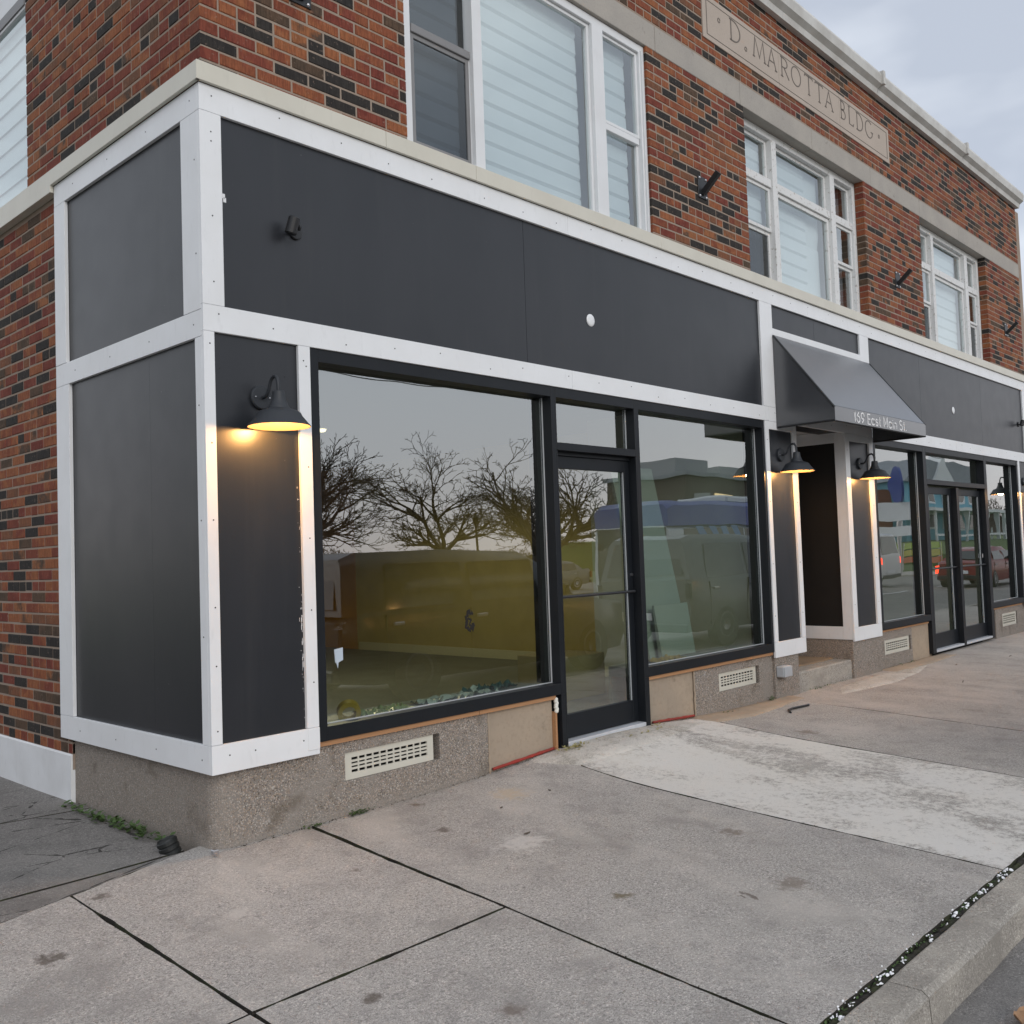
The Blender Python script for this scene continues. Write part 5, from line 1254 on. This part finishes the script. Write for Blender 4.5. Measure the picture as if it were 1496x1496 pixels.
# mirrored views fix where each stands: kerbside pair, bus in the far lane, traffic beyond
vehicle('parked_suv', 'long dark parked utility car standing at the kerb before the largest window', 'car', (.012, .012, .013), 5.4, 1.95,
        [(0, .35, .80, .80), (.15, .28, .95, .93), (1.0, .24, 1.06, 1), (2.6, .24, 1.10, 1), (4.9, .26, 1.10, 1), (5.3, .30, 1.08, .97), (5.42, .42, 1.0, .9)],
        [(1.95, 1.62, 1.25), (2.25, 1.76, 1.8), (3.6, 1.80, 3.3), (5.0, 1.78, 4.9), (5.22, 1.70, 5.36)], (1.0, 4.3), (9.35, -4.98, zr), math.pi, .37, darkrim=True)
vehicle('pickup_truck', 'silver closed-bed pickup parked at the kerb before the awning', 'truck', (.10, .115, .12), 5.2, 2.0,
        [(0, .40, .95, .82), (.15, .34, 1.10, .94), (1.2, .30, 1.16, 1), (3.0, .30, 1.20, 1), (5.0, .32, 1.22, 1), (5.2, .45, 1.18, .95)],
        [(1.9, 1.72, 1.35), (2.3, 1.90, 1.9), (3.6, 1.95, 3.2), (4.7, 1.95, 4.6), (5.0, 1.88, 5.15)], (1.05, 4.1), (16.2, -5.0, zr), math.pi, .38, darkrim=True)
vehicle('red_car', 'dark red car braking in the road far to the right', 'car', (.20, .012, .012), 4.55, 1.8, SEDL, SEDR, (.85, 3.6), (37.5, -7.0, zr), math.pi, lit=True)
van = vehicle('white_van', 'white passenger van turning across the road with brake lights lit', 'van', (.75, .75, .75), 5.2, 2.0,
        [(0, .40, .95, .82), (.2, .34, 1.08, .94), (1.0, .30, 1.20, 1), (2.6, .30, 1.22, 1), (5.0, .32, 1.22, 1), (5.2, .40, 1.20, .98)],
        [(1.35, 1.80, .75), (1.8, 2.02, 1.3), (3.4, 2.08, 3.2), (4.9, 2.06, 4.9), (5.10, 1.98, 5.18)], (.95, 4.2), (34.0, -15.2, zr), R(86), .36, True, [(.12, .36), (.40, .62), (.66, .92)])
for k, (x, y, c, lab) in enumerate(((10.5, -24, (.5, .5, .52), 'silver car parked furthest left under the bare trees'), (16.5, -25, (.04, .05, .08), 'dark blue car parked beside the middle tree trunk'), (21.5, -24.5, (.6, .6, .6), 'white car parked right of the middle tree trunk'), (28.5, -25, (.16, .16, .16), 'grey car parked near the right hand bare tree'))):
    vehicle('parked_car', lab, 'car', c, 4.55, 1.8, SEDL, SEDR, (.85, 3.6), (x, y, -.2), R(-8 + 5 * k))['group'] = 'cars in the lot across the road'
# bus ------------------------------------------------------------------
bus = thing('city_bus', 'blue and white city bus passing in the far lane', 'bus', (0, 0, 0)); bw = paint('bus_white', (.62, .66, .70)); bb = paint('bus_blue', (.05, .08, .30))
BL, BW_ = 12.0, 2.5
def ring(x, z0, z1, w): return [(x, -w, z0), (x, -w, z1 - .12), (x, -w + .14, z1), (x, w - .14, z1), (x, w, z1 - .12), (x, w, z0)]
loft('lower_body', [ring(0, .35, 2.33, 1.13), ring(.12, .30, 2.33, 1.24), ring(BL - .2, .30, 2.33, 1.25), ring(BL, .35, 2.33, 1.20)], bw, bus)
loft('roof_band', [ring(.02, 2.331, 2.86, 1.15), ring(.2, 2.331, 2.98, 1.252), ring(BL - .3, 2.331, 2.98, 1.252), ring(BL, 2.331, 2.86, 1.18)], bb, bus)
MB().box(2.5, 8.5, -.8, .8, 2.99, 3.20).build('roof_unit', bw, bus, .05)
for s in (-1, 1):
    for k in range(7): bx('side_window', M['carglass'], bus, .9 + k * 1.5, 2.3 + k * 1.5, s * 1.252 - .006, s * 1.252 + .006, 1.35, 2.25)
    for wx in (2.6, 8.8):
        t = MB().lathe([(.12, -.14), (.30, -.14), (.48, -.12), (.48, .12), (.30, .14), (.12, .14)], (wx, s * 1.12, .48), (0, 1, 0), 24).build('wheel', M['tyre'], bus)
    for k in range(4):
        MB().prism([(7.2 + k * .55, .5), (7.45 + k * .55, .5), (9.1 + k * .55, 2.3), (8.8 + k * .55, 2.3)], 'y', s * 1.258 - .004, s * 1.258 + .004).build('blue_stripe', paint('stripe_blue', (.10, .22, .42)), bus)
bx('rear_panel', M['carglass'], bus, BL + .002, BL + .02, -1.1, 1.1, .5, 2.3); bx('windscreen', M['carglass'], bus, -.012, .002, -1.05, 1.05, 1.2, 2.45); bx('tail_light', paint('dark_red_lens', (.12, .01, .01)), bus, BL - .01, BL + .02, -1.1, -.9, 1.7, 1.9); bx('tail_light', paint('dark_red_lens', (.12, .01, .01)), bus, BL - .01, BL + .02, .9, 1.1, 1.7, 1.9)
bus.rotation_euler = (0, 0, math.pi); bus.location = (29.8, -10.2, zr)
# low flat-roofed building -------------------------------------------------
ob = thing('office_block', 'low brown flat-roofed building behind the bus with one lit window', 'building', (54, -28, -.2)); bw2 = paint('brown_render', (.075, .055, .045), .8); gl = paint('pale_panel', (.35, .37, .38), .7)
bx('wall', bw2, ob, 46.5, 68, -33, -27, -.2, 5.9); bx('roof', M['flash'], ob, 46.3, 68.2, -33.2, -26.8, 5.9, 6.15)
bx('roof_plant', gl, ob, 48.5, 52, -32, -29, 6.15, 7.3); bx('roof_plant', gl, ob, 54, 64, -32, -29, 6.15, 7.0)
for k in range(6): bx('window', M['winlit'] if k == 1 else gl, ob, 47.1 + k * 2.6, 49.1 + k * 2.6, -26.97, -26.94, 3.4, 4.9)
bx('wall', gl, ob, 61.5, 65, -26.9, -26.6, -.2, 5.85)
# victorian house on a green bank -----------------------------------------
bank = MB().prism([(-60, -.3), (-18, -.3), (-24, 1.3), (-60, 2.6)], 'x', 72, 160); tag(bank.build('grass_bank', M['grassm']), 'green grass bank rising to the house', kind='structure')
ho = thing('house', 'pale blue and white timber house with gables and porch on the grass bank', 'house', (98, -30, 1.6)); hw_, hb = paint('house_white', (.80, .82, .82), .7), paint('house_blue', (.20, .46, .56), .7)
bx('wall', hb, ho, 88, 110, -40, -30, 1.2, 7.2); MB().prism([(87.5, 7.2), (110.5, 7.2), (107, 9.4), (91, 9.4)], 'y', -40.5, -29.5).build('roof', M['flash'], ho)
for k in range(5): 
    for z in (2.6, 5.2):
        f = bx('window', hw_, ho, 89.5 + k * 4.1, 91.9 + k * 4.1, -29.99, -29.88, z, z + 1.7); bx('pane', M['carglass'], f, 89.7 + k * 4.1, 91.7 + k * 4.1, -29.88, -29.86, z + .2, z + 1.5)
for k in range(8): bx('porch_post', hw_, ho, 88.2 + k * 3.05, 88.5 + k * 3.05, -27.6, -27.3, 1.2, 4.3)
bx('porch_roof', hw_, ho, 87.6, 110.4, -30, -27.1, 4.3, 4.6); bx('porch_rail', hw_, ho, 88, 110, -27.55, -27.4, 1.9, 2.1)
MB().prism([(94, 7.0), (100, 7.0), (97, 10.2)], 'y', -30.6, -29.3).build('gable', hw_, ho)
bx('wall', paint('brick_red_house', (.20, .08, .05), .9), ho, 80, 87.4, -38, -31, 1.2, 6.4)
# roadside signs and poles ---------------------------------------------------
def pole(name, label, cat, x, y, h, r): 
    t = thing(name, label, cat, (x, y, -.2)); MB().tube([(x, y, -.25), (x + .05, y, h * .5), (x + .02, y, h)], [r, r * .9, r * .75], 8).build('shaft', M['bark'], t); return t
t = pole('utility_pole', 'tall timber utility pole with crossarm beyond the road', 'pole', 19.3, -14.4, 9.5, .16); bx('crossarm', M['bark'], t, 18.2, 20.4, -14.46, -14.34, 8.4, 8.55)
for k, dz in enumerate((8.7, 8.65, 7.3, 6.8)):
    o = MB().tube([(-30 + 6.2 * q, -14.4 + (k - 1.5) * .5, dz - .9 * math.sin(math.pi * ((q * 6.2 + 12.7 - 30 + 30) % 37) / 37)) for q in range(24)], .014, 4).build('overhead_wire', M['black_metal']); tag(o, ('highest outer wire', 'second wire from the top', 'third wire from the top', 'lowest wire')[k] + ' strung along the far side of the road', 'wire', 'overhead wires')
t = pole('street_lamp', 'slim dark lamp post between the middle and right bare trees', 'street lamp', 19.2, -17.4, 2.5, .04); MB().lathe([(.001, 0), (.06, 0), (.10, .20), (.03, .30), (.001, .36)], (19.22, -17.4, 2.5), seg=10).build('lantern', M['black_metal'], t)
t = thing('road_sign', 'blue oval roadside sign over white boards on a post', 'sign', (44, -9.8 - 5, -.2))
MB().tube([(46, -14.2, -.2), (46, -14.2, 4.9)], .10, 8).build('post', M['steel'], t)
MB().lathe([(.001, -.1), (.9, -.1), (.9, .1), (.001, .1)], (46, -14.2, 4.4), (.8, 1, 0), 24).build('oval_panel', bb, t)
bx('board', M['trim'], t, 45.9, 46.1, -15.3, -13.1, 2.6, 3.5); bx('board', M['trim'], t, 45.9, 46.1, -15.1, -13.3, 1.8, 2.3)
t = thing('barrier', 'orange and yellow roadside barrier board before the grass bank', 'barrier', (56, -17, -.2))
for k, c in enumerate(((.6, .12, .02), (.5, .45, .05), (.35, .5, .04))): bx('board', paint('barrier_%s' % ('orange', 'yellow', 'lime')[k], c), t, 53, 60, -17.1, -17.0, .2 + .42 * k, .55 + .42 * k)
bx('leg', M['steel'], t, 53.5, 53.6, -17.2, -16.9, -.2, 1.4); bx('leg', M['steel'], t, 59.4, 59.5, -17.2, -16.9, -.2, 1.4)
# bare trees -----------------------------------------------------------------
def bare_tree(label, x, y, h, spread, seed, trunk=.16, clear=.30):
    """vase-shaped leafless tree, grown level by level down to fine twigs"""
    rnd = random.Random(seed); root = thing('bare_tree', label, 'tree', (x, y, -.2), 'leafless trees across the road')
    tr, crn = MB(), MB()
    top = Vector((x + rnd.uniform(-.15, .15), y, -.2 + h * clear))
    tr.tube([(x, y, -.3), (x + rnd.uniform(-.05, .05), y, h * clear * .45), top], [trunk * 1.15, trunk, trunk * .9], 8, cap=False)
    level = [(top, Vector((0, 0, 1)), h * .215, trunk * .50)]
    for dep in range(8):
        nxt = []
        for p, d, l, r in level:
            nb = (5, 4, 3, 3, 3, 2, 2, 2)[dep]; a0 = rnd.uniform(0, 6.28)
            for k in range(nb):
                a = a0 + 6.28 * k / nb + rnd.uniform(-.5, .5); tilt = rnd.uniform(.55, 1.05) if dep == 0 else rnd.uniform(.25, .80)
                q = d.to_track_quat('Z', 'Y') @ Vector((math.cos(a) * math.sin(tilt), math.sin(a) * math.sin(tilt), math.cos(tilt)))
                q.x *= spread; q.y *= spread; q.z = q.z * .9 + .06; q.normalize()
                L = l * rnd.uniform(.65, 1.1); pts = [p]; dd = q
                for m_ in range(3):
                    dd = (dd + Vector((rnd.gauss(0, .13), rnd.gauss(0, .13), rnd.gauss(.03, .10)))).normalized(); pts.append(pts[-1] + dd * L / 3)
                crn.tube(pts, [max(r * (1 - .3 * m_ / 3), .008) for m_ in range(4)], 5 if dep < 2 else 3, cap=False)
                nxt.append((pts[-1] if k < 2 else pts[2], dd, L * .74 if dep else L * .80, r * .60))
        if len(nxt) > 900: rnd.shuffle(nxt); nxt = nxt[:900]
        level = nxt
    tr.build('trunk', M['bark'], root, smooth=True); crn.build('crown', M['bark'], root)
    return root
bare_tree('wide bare tree at the left edge of the largest window reflection', 10.6, -15.5, 6.2, 1.15, 21, .20, .22)
bare_tree('bare tree with a dense low crown filling the left of the reflection', 13.6, -20.0, 6.6, 1.2, 22, .18)
bare_tree('solitary bare tree with a straight trunk in the middle of the largest window', 18.4, -18.0, 6.0, 1.25, 35, .17)
bare_tree('bare tree showing at the right edge of the largest window', 25.0, -20.0, 5.6, 1.2, 24, .15)
bare_tree('large bare tree reflected in the glazed single door', 18.9, -13.9, 5.6, 1.2, 25, .22)
# distant wood and hedge line: a dense twiggy bank over solid rising ground
def twig_bank(name, label, path, h, n, smin, smax, col_, seed):
    """path: list of (x, y) along the foot of the bank"""
    rnd = random.Random(seed); b = MB(); P = [Vector(p) for p in path]
    hh_ = lambda t: h * (.72 + .42 * noise.noise(Vector((t * 14, seed, 0))) + .12 * noise.noise(Vector((t * 60, seed, 2))))
    def at(t):
        f = t * (len(P) - 1); k = min(int(f), len(P) - 2); return P[k].lerp(P[k + 1], f - k)
    N = 160; prev = None
    for k in range(N + 1):
        p = at(k / N); cur = (b.bm.verts.new((p.x, p.y, -.4)), b.bm.verts.new((p.x, p.y, hh_(k / N) * .80)))
        if prev: b.bm.faces.new((prev[0], cur[0], cur[1], prev[1]))
        prev = cur
    for k in range(n):
        t = rnd.random(); p = at(t); z = hh_(t) * (.55 + .45 * rnd.random() ** 1.2); s = rnd.uniform(smin, smax)
        v = Vector((rnd.gauss(0, .5), rnd.gauss(0, .5), rnd.gauss(.9, .4))).normalized() * s; w = v.orthogonal().normalized() * s * .12
        c = Vector((p.x + rnd.gauss(0, 1), p.y + rnd.gauss(0, 1) + .5, z)); b.quad(c - w, c + w, c + v + w * .2, c + v - w * .2)
    return tag(b.build(name, mat(name + '_twigs', col_, .95)), label, 'woodland', None, 'stuff')
twig_bank('woodland', 'distant leafless woodland along the horizon', [(-40, -95), (10, -98), (45, -94), (90, -96), (150, -100)], 3.6, 16000, .15, .45, (.085, .068, .055), 31)
twig_bank('hillside_wood', 'brown wooded hillside rising behind the house', [(165, -100), (175, -80), (200, -66), (280, -56)], 11.5, 14000, .3, .9, (.10, .078, .062), 33)

# neighbouring houses on the far side of the lane (only seen as a reflection in the side window and darkening the side wall)
def side_house(x0, x1, y0, y1, h, label, colr):
    t = thing('neighbour_house', label, 'house', ((x0 + x1) / 2, (y0 + y1) / 2, -.3), 'houses beyond the side lane'); wm = paint('neighbour_wall', colr, .9)
    bx('wall', wm, t, x0, x1, y0, y1, -.3, h); ym = (y0 + y1) / 2
    MB().prism([(y0 - .4, h), (y1 + .4, h), (ym, h + 3.0)], 'x', x0 - .4, x1 + .4).build('roof', M['flash'], t)
    for k in range(2):
        for z in (1.0, 3.8):
            yy = y0 + 1.2 + k * (y1 - y0) * .45; f = bx('window', M['upvc'], t, x1 + .001, x1 + .08, yy, yy + 1.5, z, z + 1.5); bx('pane', M['carglass'], f, x1 + .081, x1 + .09, yy + .1, yy + 1.4, z + .1, z + 1.4)
    bx('door', M['timber'], t, x1 + .001, x1 + .07, y1 - 1.5, y1 - .5, -.1, 2.0)
side_house(-24, -14, 1.5, 10, 5.6, 'red brick gabled house beyond the side lane, nearest the street', (.16, .065, .045))
side_house(-24, -14, 12.5, 20, 5.2, 'grey rendered gabled house beyond the side lane, second from the street', (.18, .175, .165))
